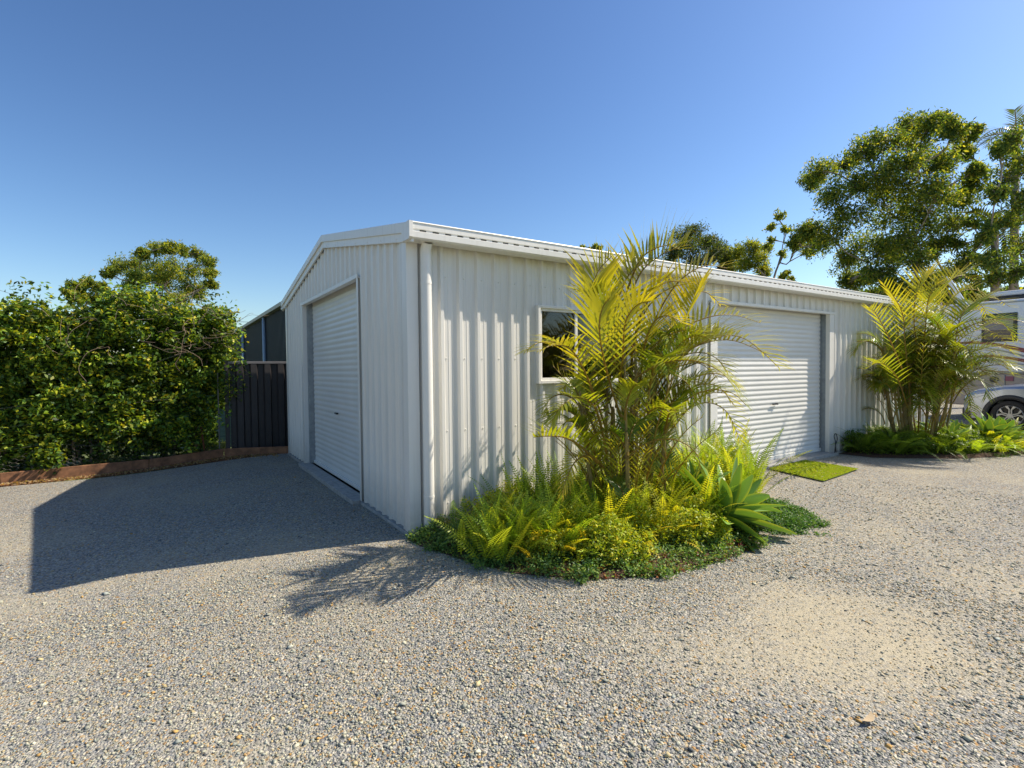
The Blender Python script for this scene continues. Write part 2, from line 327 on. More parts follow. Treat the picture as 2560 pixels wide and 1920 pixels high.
# barge flashing on the gable
mb=MB()
for s in (0,1):
    f=(lambda y:y) if s==0 else (lambda y:G-y)
    a,b=-.212,G/2
    zt=lambda y:H+.115+SL*y
    def band(z0,z1,x0,x1,a=a,b=b):
        P=[(f(a),zt(a)+z1),(f(b),zt(b)+z1),(f(b),zt(b)+z0),(f(a),zt(a)+z0)]
        if s: P=P[::-1]
        mb.prism(P,lambda y,z:(x0,y,z),lambda y,z:(x1,y,z))
    band(-.075,.012,-.078,.02)
    band(-.155,-.073,-.056,-.031)
    band(.008,.02,-.074,.12)
    # overhang soffit return
for y in np.arange(.15,G-.1,.42):
    z=H+.115+SL*min(y,G-y)-.13; mb.tube([(-.055,y,z),(-.063,y,z)],[.009,.006],8)
mb.build('barge_flashing',M_trim,shed,bevel=.003)
# gutter: profile in (y,z), with overflow slots
gp=[(-.05,2.81),(-.05,2.675),(-.075,2.668),(-.215,2.668),(-.232,2.682),(-.234,2.732),(-.222,2.738),(-.222,2.751),(-.229,2.757),(-.229,2.806),(-.236,2.811),(-.232,2.820),(-.218,2.816),(-.215,2.806),(-.215,2.69),(-.065,2.69),(-.065,2.81)]
mb=MB().prism(gp,lambda y,z:(-.05,y,z),lambda y,z:(LEN+.08,y,z))
x=.02
while x<LEN: mb.box((x,-.2245,2.7395),(x+.06,-.2205,2.7500),1); x+=.125
mb.build('gutter',[M_trim,M_slot],shed)
MB().prism([(-.05,2.815),(-.05,2.668),(-.215,2.664),(-.237,2.682),(-.239,2.82),(-.22,2.826)],lambda y,z:(-.084,y,z),lambda y,z:(-.0505,y,z)).build('gutter_end_cap',M_trim,shed)
MB().prism([(-y+G,z) for y,z in gp][::-1],lambda y,z:(-.075,y,z),lambda y,z:(LEN+.08,y,z)).build('gutter',M_trim,shed)
# soffit/eave strip
MB().box((.0,-.049,H-.03),(LEN,-.031,H-.01)).build('eave_moulding',M_trim,shed)
# corner flashing
mb=MB().box((-.036,-.036,0),(-.0305,.085,H-.02)).box((-.0305,-.036,0),(.075,-.0305,H-.02))
mb.build('corner_flashing',M_trim,shed)
MB().box((-.036,G-.085,0),(-.0305,G+.03,H-.02)).build('corner_flashing',M_trim,shed)
# downpipes
for x in (.135,3.62):
    mb=MB().tube([(x,-.085,-.06),(x,-.085,2.55),(x,-.09,2.62),(x,-.13,2.68)],.05,20,cap=False)
    d=mb.build('downpipe',M_trim,shed,smooth=True)
    for z in (.32,2.3): MB().tube([(x,-.085,z),(x,-.085,z+.022)],.0525,20).build('bracket',M_trim,d)
# doors
def curtain(a,b,z0,z1,place,name='roller_door'):
    root=MB(); p=.0765; n=14; prof=[]
    z=z0
    N=int((z1-z0)/p)
    zz=[];oo=[]
    for k in range(N+1):
        for j in range(n):
            t=j/n; zz.append(z0+(k+t)*p)
            oo.append(.0085*(.5-.5*math.cos(2*math.pi*t))**.8)
    L=[i for i,q in enumerate(zz) if q<=z1]
    vs=[];fs=[]
    for i in L: vs+=[place(a,oo[i],zz[i]),place(b,oo[i],zz[i])]
    fs=[(2*i,2*i+1,2*i+3,2*i+2) for i in range(len(L)-1)]
    root.add(vs,fs); return root.build(name,M_door,shed,smooth=True)
P1=lambda u,o,z:(.115-o,u,z)
P2=lambda u,o,z:(u,.125-o,z)
d1=curtain(D1[0]+.02,D1[1]-.05,.05,D1[2]+.25,P1); d2=curtain(D2[0]-.1,D2[1]+.1,.06,D2[2]+.25,P2)
MB().box((.085,D1[0]+.02,.013),(.13,D1[1]-.05,.062)).build('bottom_rail',M_door,d1,bevel=.006)
MB().box((D2[0]-.09,.1,.0135),(D2[1]+.09,.14,.072)).build('bottom_rail',M_door,d2,bevel=.006)
MB().box((.078,2.85,.905),(.096,2.97,.925)).tube([(.1,2.86,.915),(.07,2.86,.915)],.012,8).build('handle',M_black,d1)
MB().box((6.18,.085,.90),(6.32,.1,.925)).tube([(6.3,.11,.912),(6.3,.075,.912)],.013,8).build('handle',M_black,d2)
# lock plate + dents in sheet omitted; guides and jambs
MB().box((.03,D1[1]-.075,.012),(.16,D1[1]-.045,D1[2]+.05)).box((.03,D1[1]-.045,.012),(.036,D1[1]-.0,D1[2])).build('door_guide',M_galv,d1)
MB().box((.03,D1[0]+.0,.012),(.16,D1[0]+.03,D1[2]+.05)).build('door_guide',M_galv,d1)
MB().box((D2[1]-.0,.02,.012),(D2[1]+.02,.18,D2[2]+.05)).box((D2[1]-.02,.105,.012),(D2[1]+.0,.15,D2[2]+.05)).build('door_guide',M_galv,d2)
MB().box((D2[0]-.02,.02,.012),(D2[0],.18,D2[2]+.05)).build('door_guide',M_galv,d2)
# frame flashings round openings
t=.004
mb=MB().box((-.037,D1[1],0),(-.031,D1[1]+.11,D1[2]+.03)).box((-.037,D1[1]-.003,0),(.03,D1[1]+.0,D1[2]))
mb.box((-.037,D1[0]-.0,0),(.03,D1[0]+.003,D1[2])).box((-.037,D1[0]-.05,0),(-.031,D1[0],D1[2]+.03))
mb.box((-.045,D1[0]-.05,D1[2]-.01),(.03,D1[1]+.11,D1[2]+.002)).box((-.045,D1[0]-.05,D1[2]+.002),(-.0375,D1[1]+.11,D1[2]+.035))
mb.build('door_frame',M_trim,shed)
mb=MB().box((D2[1],-.037,0),(D2[1]+.15,-.031,D2[2]+.02)).box((D2[1]-.003,-.037,0),(D2[1],.03,D2[2]))
mb.box((D2[0]-.15,-.037,0),(D2[0],-.031,D2[2]+.02)).box((D2[0],-.037,0),(D2[0]+.003,.03,D2[2]))
mb.box((D2[0]-.15,-.05,D2[2]-.01),(D2[1]+.16,.03,D2[2]+.002)).box((D2[0]-.15,-.05,D2[2]+.002),(D2[1]+.16,-.0425,D2[2]+.03))
mb.build('door_frame',M_trim,shed)
# windows
for (a,b,c,d),mx in ((W1,1.99),(W2,10.40)):
    mb=MB(); w_=.032
    for y0,y1,i0,i1 in ((-.058,.02,0,w_),(-.038,.03,w_,w_+.03)):
        mb.box((a+i0,y0,c+i0),(a+i1,y1,d-i0)).box((b-i1,y0,c+i0),(b-i0,y1,d-i0))
        mb.box((a+i1,y0,c+i0),(b-i1,y1,c+i1)).box((a+i1,y0,d-i1),(b-i1,y1,d-i0))
    fr=mb.build('window',M_trim,shed,bevel=.003)
    MB().box((mx-.018,-.03,c+.06),(mx+.018,.015,d-.06)).build('mullion',M_trim,fr,bevel=.002)
    MB().box((a+.055,-.012,c+.055),(b-.055,-.006,d-.055)).build('pane',M_glass,fr)
    if mx>5: MB().box((a+.06,.10,c+.05),(b-.06,.11,d-.2)).build('blind',M_blind,fr)
    else: MB().box((1.93,.06,1.62),(1.98,.09,2.18)).box((2.3,.25,1.2),(2.9,.3,2.1)).build('blind',M_int,fr)
# ------------------------------------------------------------------ dark shed and fence on the left
ds=empty('dark_shed',(1.0,8.5,0),'charcoal clad shed with pale downpipes rising behind the dark fence','shed')
MB().box((1.02,7.6,-.3),(9,44,3.42)).build('wall',M_dark,ds)
mb=MB()
for k in range(180): 
    y=7.62+k*.2; mb.box((.995,y,-.2),(1.0195,y+.05,3.40))
mb.build('wall_ribs',M_dark,ds)
MB().box((.86,7.4,3.40),(1.08,44.3,3.52)).build('gutter',M_creamdark,ds,bevel=.01)
MB().prism([(.9,3.525),(5,4.4),(9.1,3.525)],lambda x,z:(x,7.4,z),lambda x,z:(x,44.3,z)).build('roof',M_dark,ds)
for px in (525,571):
    p=atX(px,700,.96); MB().tube([(.94,p[1],-.1),(.94,p[1],3.42)],.055,12).build('downpipe',mat('downpipe_grey',(.38,.44,.50),.4),ds,smooth=True)
FY=6.52; FX0=atY(489,900,FY)[0]
fn=empty('panel_fence',(-.6,FY,0),'dark brown ribbed steel panel fence between hedge and cream shed','fence')
def frib(u0,u1,z0,z1,y,name):
    mb=MB(); P=[]
    u=u0;k=0
    pr=[(0,0),(.09,0),(.115,-.05),(.215,-.05),(.24,0)]
    pts=[]
    while u<u1:
        for d,o in pr[:-1]: pts.append((u+d,o))
        u+=.24
    pts=[p for p in pts if p[0]<=u1]
    vs=[];fs=[]
    for a,o in pts: vs+=[(a,y+o,z0),(a,y+o,z1),(a,y+o+.004,z0),(a,y+o+.004,z1)]
    for i in range(len(pts)-1): fs+=[(4*i,4*i+4,4*i+5,4*i+1),(4*i+2,4*i+3,4*i+7,4*i+6)]
    return mb.add(vs,fs).build(name,M_fence,fn)
frib(FX0+.07,2.2,.0,1.68,FY,'panel')
MB().box((FX0+.04,FY-.055,1.665),(2.2,FY+.03,1.71)).build('top_rail',M_fencetrim,fn,bevel=.004)
MB().box((FX0+.04,FY-.055,-.03),(2.2,FY+.03,.02)).build('bottom_rail',M_fencetrim,fn,bevel=.004)
MB().box((FX0-.02,FY-.055,-.3),(FX0+.05,FY+.03,1.72)).build('post',M_fence,fn,bevel=.004)
# rusty edging along the gravel
e0=atZ(0,1046,-.16); e1=atZ(484,990,-.085); e2=np.array([.05,5.93,-.04])
sl_=(e1-e0)/(e1[0]-e0[0]); e_1=e0+sl_*(-7-e0[0])
mb=MB()
hT=.16
for a,b in ((e_1,e0+(e1-e0)*.0),(e0,e0+(e1-e0)*.62),(e0+(e1-e0)*.62,e1),(e1,e2)):
    d=(b-a)[:2]; d=d/np.linalg.norm(d); nrm=np.array([-d[1],d[0]])*.045; g_=np.array([d[0],d[1]])*.003
    z0a,z0b=-.35,-.35; za=gz(a[0],a[1])+hT; zb=gz(b[0],b[1])+hT*(.85 if b is e2 else 1)
    A=a[:2]+g_; B=b[:2]-g_
    vs=[(*A,z0a),(*B,z0b),(*(B+nrm),z0b),(*(A+nrm),z0a),(*A,za),(*B,zb),(*(B+nrm),zb),(*(A+nrm),za)]
    mb.add(vs,[(0,3,2,1),(4,5,6,7),(0,1,5,4),(1,2,6,5),(2,3,7,6),(3,0,4,7)])
tag(mb.build('edging_board',M_rust,bevel=.004),'rusty brown edging board between the gravel and the hedge','edging')
# ------------------------------------------------------------------ foliage helpers
def rand_dirs(n,q): d=q.normal(size=(n,3)); return d/np.linalg.norm(d,axis=1,keepdims=True)
def leaves(C,L,Wd,q,up=.3,droop=0,col=None,fold=.15):
    """diamond leaves, 2 quads-> one bent quad pair per leaf; C centres (n,3), returns V,F,col"""
    n=len(C); d=rand_dirs(n,q); d[:,2]=d[:,2]*(1-up)-droop; d/=np.linalg.norm(d,axis=1,keepdims=True)+1e-9
    nr=rand_dirs(n,q); nr[:,2]=np.abs(nr[:,2])+up; s=np.cross(d,nr); s/=np.linalg.norm(s,axis=1,keepdims=True)+1e-9
    nn=np.cross(s,d)
    L=L*q.uniform(.7,1.3,(n,1)); Wd=Wd*q.uniform(.75,1.25,(n,1))
    V=np.stack([C-d*L*.5, C+s*Wd*.5+nn*fold*Wd, C+d*L*.5-nn*fold*L*.6, C-s*Wd*.5+nn*fold*Wd],1).reshape(-1,3)
    Fq=np.arange(4*n).reshape(n,4)
    return V,Fq,(np.repeat(col,4,0) if col is not None else None)
def palette(n,cols,probs,q,j=.18):
    c=np.array(cols)[q.choice(len(cols),n,p=np.array(probs)/sum(probs))]; return np.clip(c*q.uniform(1-j,1+j,(n,1)),0,1)
def crom(P,n):
    P=np.array(P,float); P=np.vstack([2*P[0]-P[1],P,2*P[-1]-P[-2]]); out=[]
    m=len(P)-3
    for t in np.linspace(0,m-1e-6,n):
        i=int(t);f=t-i;p0,p1,p2,p3=P[i:i+4]
        out.append(.5*((2*p1)+(-p0+p2)*f+(2*p0-5*p1+4*p2-p3)*f*f+(-p0+3*p1-3*p2+p3)*f**3))
    return np.array(out)
def tree(name,base,blobs,label,per=700,L=.2,Wd=.07,cols=None,probs=None,tr=.3,seed=1,group=None,droop=.5,twigs=16,cat='tree',barkm=None,shell=.55):
    q=np.random.default_rng(seed); base=np.array(base,float)
    root=empty(name,tuple(base),label,cat,group)
    mb=MB(); B=[(np.array(b[:3],float),b[3]) for b in blobs]; B.sort(key=lambda b:np.linalg.norm((b[0]-base)*(1.2,1.2,1)))
    top=base+np.array([0,0,0]); nodes=[(base,tr)]
    zmin=min(b[0][2] for b in B); cen=np.mean([b[0] for b in B],0)
    fork=base+(cen-base)*np.array([.35,.35,0]); fork[2]=base[2]+(zmin-base[2])*.75
    tp=crom([base,base+(fork-base)*.5+q.normal(0,.1,3)*tr*3,fork],6); mb.tube(tp,list(np.linspace(tr,tr*.75,6)),9)
    nodes=[(p,tr*.8) for p in tp[3:]]
    tw=[]
    for c,r in B:
        best=min(nodes,key=lambda nd:np.linalg.norm(nd[0]-c)+(1.5 if nd[0][2]>c[2] else 0)*r)
        a,ra=best; mid=(a+c)/2+q.normal(0,.12,3)*np.linalg.norm(c-a); P=crom([a,mid,c],6); r0=max(min(ra*.75,tr*.5),.035)
        mb.tube(P,list(np.linspace(r0,r0*.45,6)),6); nodes+=[(p,r0*(1-.1*i)) for i,p in enumerate(P[1:])]
        for k in range(twigs):
            d=rand_dirs(1,q)[0]; e=c+d*r*q.uniform(.55,1.0)*np.array([1,1,.8]); m_=c+(e-c)*.5+q.normal(0,.1,3)*r
            mb.tube([P[q.integers(3,6)],m_,e],[r0*.35,r0*.22,.008],4,cap=False); tw.append((e,r)); 
            if k%2: tw.append((m_,r))
    mb.build('trunk',barkm or M_bark,root,smooth=True)
    per_t=max(8,int(per*len(B)/len(tw))); E=np.array([t[0] for t in tw]); RR=np.array([t[1] for t in tw])
    C=np.repeat(E,per_t,0)+q.normal(0,1,(len(E)*per_t,3))*np.repeat(RR,per_t)[:,None]*.21
    tint=np.repeat(q.uniform(.75,1.25,(len(E),1)),per_t,0)
    col=palette(len(C),cols,probs,q)*tint
    V,Fq,cc=leaves(C,L,Wd,q,up=.15,droop=droop,col=np.clip(col,0,1))
    npmesh('crown',V,Fq,M_tleaf,cc,root)
    return root
EUC=[(.12,.19,.04),(.20,.25,.04),(.33,.33,.045),(.07,.12,.032),(.36,.34,.05)]
# ------------------------------------------------------------------ hedge
q=np.random.default_rng(5)
hedge=empty('hedge',(-4,7.6,-.16),'tall dense glossy green hedge behind the wire fence on the left','hedge')
XR=atY(492,800,6.5)[0]
def hedge_top(x): return 2.74+.19*np.sin(x*2.3+.6)+.09*np.sin(x*5.1+1)+.12*np.sin(x*1.1+2)-.35*np.clip((x-XR+.45)/.5,0,1)**2
clumps=[]
XR=atY(492,800,6.5)[0]
lobes=[]
for i in range(150):
    x=q.uniform(-9,XR-.15); t=hedge_top(x); z=q.uniform(.08,.98)*t; lobes.append((x,q.uniform(6.6,7.15),z,q.uniform(.25,.55)))
for lx,ly,lz,lr in lobes:
    br=q.random()
    for k in range(17):
        d=rand_dirs(1,q)[0]; d[1]=-abs(d[1]); 
        if q.random()<.3: d[2]=abs(d[2])
        p=np.array([lx,ly,lz])+d*lr*q.uniform(.75,1.1)
        if p[2]<.03 or p[2]>hedge_top(p[0])+.12: continue
        if p[0]>XR-.12 and p[2]<.8: continue
        clumps.append((p[0],max(p[1],6.32),p[2],q.uniform(.07,.17)))
for i in range(260):
    x=q.uniform(-9,XR); z=hedge_top(x)*q.uniform(.9,1.02); clumps.append((x,q.uniform(6.5,7.8),z,q.uniform(.1,.22)))
for i in range(110):   # right end face
    clumps.append((q.uniform(XR-.15,XR+.06),q.uniform(6.45,7.6),q.uniform(1.0,2.7),q.uniform(.1,.25)))
for px,py,yy in ((495,720,6.4),(500,780,6.4),(485,690,6.5),(503,830,6.35),(480,655,6.6),(495,850,6.4),(470,900,6.4),(440,645,6.6),(250,628,6.6),(50,625,6.6),(60,650,6.5),(300,640,6.6),(130,630,6.6),(510,815,6.3)):
    p=atY(px,py,yy); clumps.append((p[0],p[1],p[2],.22))
cl=np.array(clumps)
n=42; C=np.repeat(cl[:,:3],n,0); rr=np.repeat(cl[:,3],n)[:,None]
d=rand_dirs(len(C),q); C=C+d*rr*q.uniform(.5,1.1,(len(C),1))*np.array([1.2,.9,1])
tw=np.repeat(q.uniform(.55,1.5,(len(cl),1)),n,0)
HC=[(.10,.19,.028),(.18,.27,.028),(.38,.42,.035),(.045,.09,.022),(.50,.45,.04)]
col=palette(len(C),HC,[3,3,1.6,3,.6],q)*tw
V,Fq,cc=leaves(C,.080,.046,q,up=.3,droop=.1,col=col)
# interior
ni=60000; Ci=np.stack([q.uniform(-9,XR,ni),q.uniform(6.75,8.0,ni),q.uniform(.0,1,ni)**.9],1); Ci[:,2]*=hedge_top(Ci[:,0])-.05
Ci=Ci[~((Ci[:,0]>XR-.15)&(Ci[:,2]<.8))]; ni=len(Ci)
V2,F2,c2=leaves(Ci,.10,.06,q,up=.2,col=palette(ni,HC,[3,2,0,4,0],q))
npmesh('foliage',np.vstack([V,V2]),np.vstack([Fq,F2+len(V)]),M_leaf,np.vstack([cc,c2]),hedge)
mb=MB()
for k in range(46):
    x=-8.6+k*.165+q.uniform(-.1,.1); y=q.uniform(6.75,7.5); p=[(x,y,-.2)]
    for j in range(5): p.append((p[-1][0]+q.normal(0,.12),p[-1][1]+q.normal(0,.08),p[-1][2]+.45))
    mb.tube(crom(p,12),list(np.linspace(.03,.008,12)),5,cap=False)
mb.build('stems',M_twig,hedge,smooth=True)
mb=MB()
for k in range(60):   # dry vine tangle near the top and the right end
    if k<45: c0=atY(q.uniform(330,500),q.uniform(655,760),6.3)
    else: c0=atY(q.uniform(40,300),q.uniform(640,760),6.3)
    p=[c0]
    dd=q.normal(0,1,3)*[.12,.03,.1]
    for j in range(4): dd=dd*.7+q.normal(0,1,3)*[.08,.03,.08]; p.append(p[-1]+dd)
    mb.tube(crom(p,12),.0026,3,cap=False)
mb.build('dry_vines',M_twig,hedge)
# weeds under hedge
# ------------------------------------------------------------------ wire fence before the hedge
wf=empty('wire_fence',(-2.5,6.42,-.1),'sagging chicken wire fence with rusty pickets along the hedge foot','fence')
wy=lambda x: float(np.interp(x,[-7,e0[0],e1[0],0],[e_1[1],e0[1],e1[1],5.95]))+.12
mb=MB(); cw=.075
def wp(x,z): return (x,wy(x)+.012*math.sin(x*9+z*7),z+float(gz(x,6.2))+.02*math.sin(x*5))
r_=.0015
for i in range(int(5.2/cw)):
    x=-6.0+i*cw
    for j in range(11):
        z=.12+j*cw*.8-.0+(cw*.4 if i%2 else 0)
        if z>.42+.2*math.sin(x*1.9+1): continue
        mb.tube([wp(x-cw*.25,z),wp(x+cw*.25,z)],r_,3,cap=False)
        mb.tube([wp(x+cw*.25,z),wp(x+cw*.75,z+cw*.4)],r_,3,cap=False)
        mb.tube([wp(x+cw*.25,z),wp(x+cw*.75,z-cw*.4)],r_,3,cap=False)
mb.build('chicken_wire',M_wire,wf)
mb=MB()
for z in (.5,.85,1.15):
    mb.tube([wp(x,z+.02*math.sin(x*3)) for x in np.arange(-7,-.95,.2)],.0018,4,cap=False)
mb.build('strand_wires',M_wire,wf)
for px,py,ph,lean in ((443,975,.62,-.08),(18,1000,.8,-.12)):
    p=atZ(px,py,-.0); p=np.array([p[0],wy(p[0])+.02,float(gz(p[0],6.2))])
    MB().tube([p-(0,0,.1),p+(lean,0,ph)],[.014,.014],4).build('picket',M_rustpost,wf)
p=atZ(472,975,0); MB().tube([(p[0]+.35-.35,wy(p[0]),-.2),(p[0],wy(p[0]),1.5)],.011,8).build('steel_pole',M_wire,wf)
# ------------------------------------------------------------------ palm fronds
def frond(P,Lmax,n,q,green,gold,goldness,lift=.25,droop=.55,w=.021,s0=.18,petcol=(.27,.19,.035),rad=.011,name='frond',parent=None,fwd=.75,segs=6):
    """P polyline; returns object"""
    n=max(10,int(n*.72)); C=crom(P,40); T=np.gradient(C,axis=0); T/=np.linalg.norm(T,axis=1,keepdims=True)
    V=[];Fq=[];col=[]
    # rachis
    mb=MB(); mb.tube(C[::2],list(np.linspace(rad,rad*.25,20)),5,cap=False)
    rv=np.array(mb.v); V.append(rv); Fq.append(np.array(mb.f)); 
    pc=np.array(petcol); col.append(np.tile(pc,(len(rv),1))*np.linspace(1,1.25,len(rv))[:,None]); nv=len(rv)
    for s in (-1,1):
        for k in range(n):
            t=s0+(1-s0)*(k+.5*(s>0)*.6)/n; t=min(t,.995); i=int(t*39); c=C[i]+(C[min(i+1,39)]-C[i])*(t*39-i); tg=T[i]
            up=np.array([0,0,1.]); side=np.cross(tg,up)
            if np.linalg.norm(side)<.25: side=np.cross(tg,_f*.8+np.array([.2,.1,0]))
            side/=np.linalg.norm(side); nn=np.cross(side,tg)
            if nn[2]<0 and abs(tg[2])<.98: nn=-nn
            u=(t-s0)/(1-s0); ll=Lmax*(math.sin(math.pi*(.14+.8*u**.85))**.75)*q.uniform(.88,1.1)
            d=tg*(fwd+.5*u)+side*s*(1.0-.35*u)+nn*(lift*q.uniform(.6,1.5)); d/=np.linalg.norm(d)
            wd=w*(Lmax/.36)**.5*q.uniform(.8,1.2)*(.75+.5*math.sin(math.pi*u)); p=c.copy(); dr=droop*q.uniform(.6,1.5)
            ws=np.cross(d,nn); ws/=np.linalg.norm(ws)+1e-9
            ww=ws*.9+nn*s*.0
            pts=[]
            for j in range(segs+1):
                f=j/segs; wj=wd*(.35+.65*math.sin(math.pi*min(1,f*1.15+.12))**.8)*(1 if f<.8 else (1-f)/.2*.9+.08)
                pts+= [p-ww*wj*.5,p+ww*wj*.5]
                d=d+np.array([0,0,-1])*dr*(f**1.2)*.42/segs*3; d/=np.linalg.norm(d); p=p+d*ll/segs
            V.append(np.array(pts)); Fq.append(np.array([(2*j,2*j+1,2*j+3,2*j+2) for j in range(segs)])+nv); nv+=len(pts)
            gm=np.clip(goldness+q.normal(0,.12)+(.25*u),0,1)
            cb=np.array(green)*(1-gm)+np.array(gold)*gm; tipc=np.array([.50,.34,.04])
            f=np.repeat(np.linspace(0,1,segs+1),2)[:,None]; tg_=np.clip(goldness*1.2+.1,0,1)*q.uniform(.2,1)
            col.append((cb*(1-f*f*tg_)+tipc*f*f*tg_)*q.uniform(.85,1.15))
    return npmesh(name,np.vstack(V),np.vstack(Fq),M_palm,np.clip(np.vstack(col),0,1),parent)
def gfrond(base,az,el0,length,bend,**k):
    p=np.array(base,float); el=el0; P=[p.copy()]
    for j in range(6):
        d=np.array([math.cos(az)*math.cos(el),math.sin(az)*math.cos(el),math.sin(el)]); p=p+d*length/6; el-=bend/6*(1+.25*j); P.append(p.copy())
    return frond(P,**k)
GR=(.10,.185,.02); GO=(.46,.38,.025); MG=(.24,.30,.022)
def palm(name,base,label,ncane,cane_h,explicit,nrand,seed,Lf,gold=.25,spread=.32,lean=(0,0),lw=.45):
    q=np.random.default_rng(seed); root=empty(name,tuple(base),label,'palm','golden cane palms in the garden beds')
    tops=[]
    for k in range(ncane):
        a=q.uniform(0,6.283); r=spread*math.sqrt(q.random()); b=np.array(base)+(r*math.cos(a),r*math.sin(a)*.7,-.05); ln=q.uniform(.25,.9)
        h=cane_h*q.uniform(.55,1.1); t=b+np.array([lean[0],lean[1],0])+np.array([math.cos(a)*r*ln*1.6,math.sin(a)*r*ln*1.1,h]); m_=(b+t)/2+np.array([math.cos(a),math.sin(a),0])*.05
        mb=MB(); C=crom([b,m_,t],12); rad=q.uniform(.014,.028)
        mb.tube(C,[rad*(1.1-.5*i/11)*(1.12 if i%3==0 else 1) for i in range(12)],8,cap=False); mb.build('cane',M_cane,root,smooth=True); tops.append(t)
    for k in range(26):
        a=q.uniform(0,6.283); rr=spread*q.uniform(.2,1.1); b=np.array(base)+(rr*math.cos(a),rr*math.sin(a)*.7,-.03); h=cane_h*q.uniform(.45,.95)
        gfrond(b,a,q.uniform(1.3,1.52),h*1.15,q.uniform(.15,.7),Lmax=q.uniform(.14,.26),n=int(q.integers(12,20)),q=q,green=MG,gold=GO,goldness=q.uniform(0,.5),lift=.5,droop=.8,w=.014,s0=.45,parent=root,name='frond')
    for pts,Lm,n,gd,li,dr in explicit:
        gd=gd*(.9 if pts[-1][1]<700 else .65)
        P=[atY(*p) for p in pts]; P=[tops[int(q.integers(len(tops)))]*.0+P[0]]+P[1:]
        frond(P,Lm,n,q,MG,GO,gd,lift=li,droop=dr,parent=root)
    for k in range(nrand):
        t=tops[k%len(tops)]; a=q.uniform(0,6.283); low=q.random(); t=t-np.array([0,0,q.uniform(.0,.55)*(k%2)]) 
        Lk=Lf*q.uniform(.7,1.1)*(1-.3*max(0,math.cos(a-3.8)))*(1-lw*max(0,math.cos(a-2.8)))*(1-.4*max(0,math.sin(a)))*(.85 if k%2 else 1)
        gd=np.clip(gold*low*1.3+q.normal(0,.1),0,1)
        gfrond(t-(0,0,q.uniform(0,.4)),a,q.uniform(1.0,1.5) if k%4 else q.uniform(.6,1.0),Lk,q.uniform(1.0,1.9),Lmax=(.12+.2*Lk)*q.uniform(.85,1.2),n=int(q.integers(26,36)),q=q,
               green=GR if q.random()<.55 else MG,gold=GO,goldness=gd,lift=q.uniform(.1,.45),droop=q.uniform(.55,1.15),parent=root)
    return root
PY=-.95
pb=atY(1358,1068,PY); pb[2]=0
Y=PY
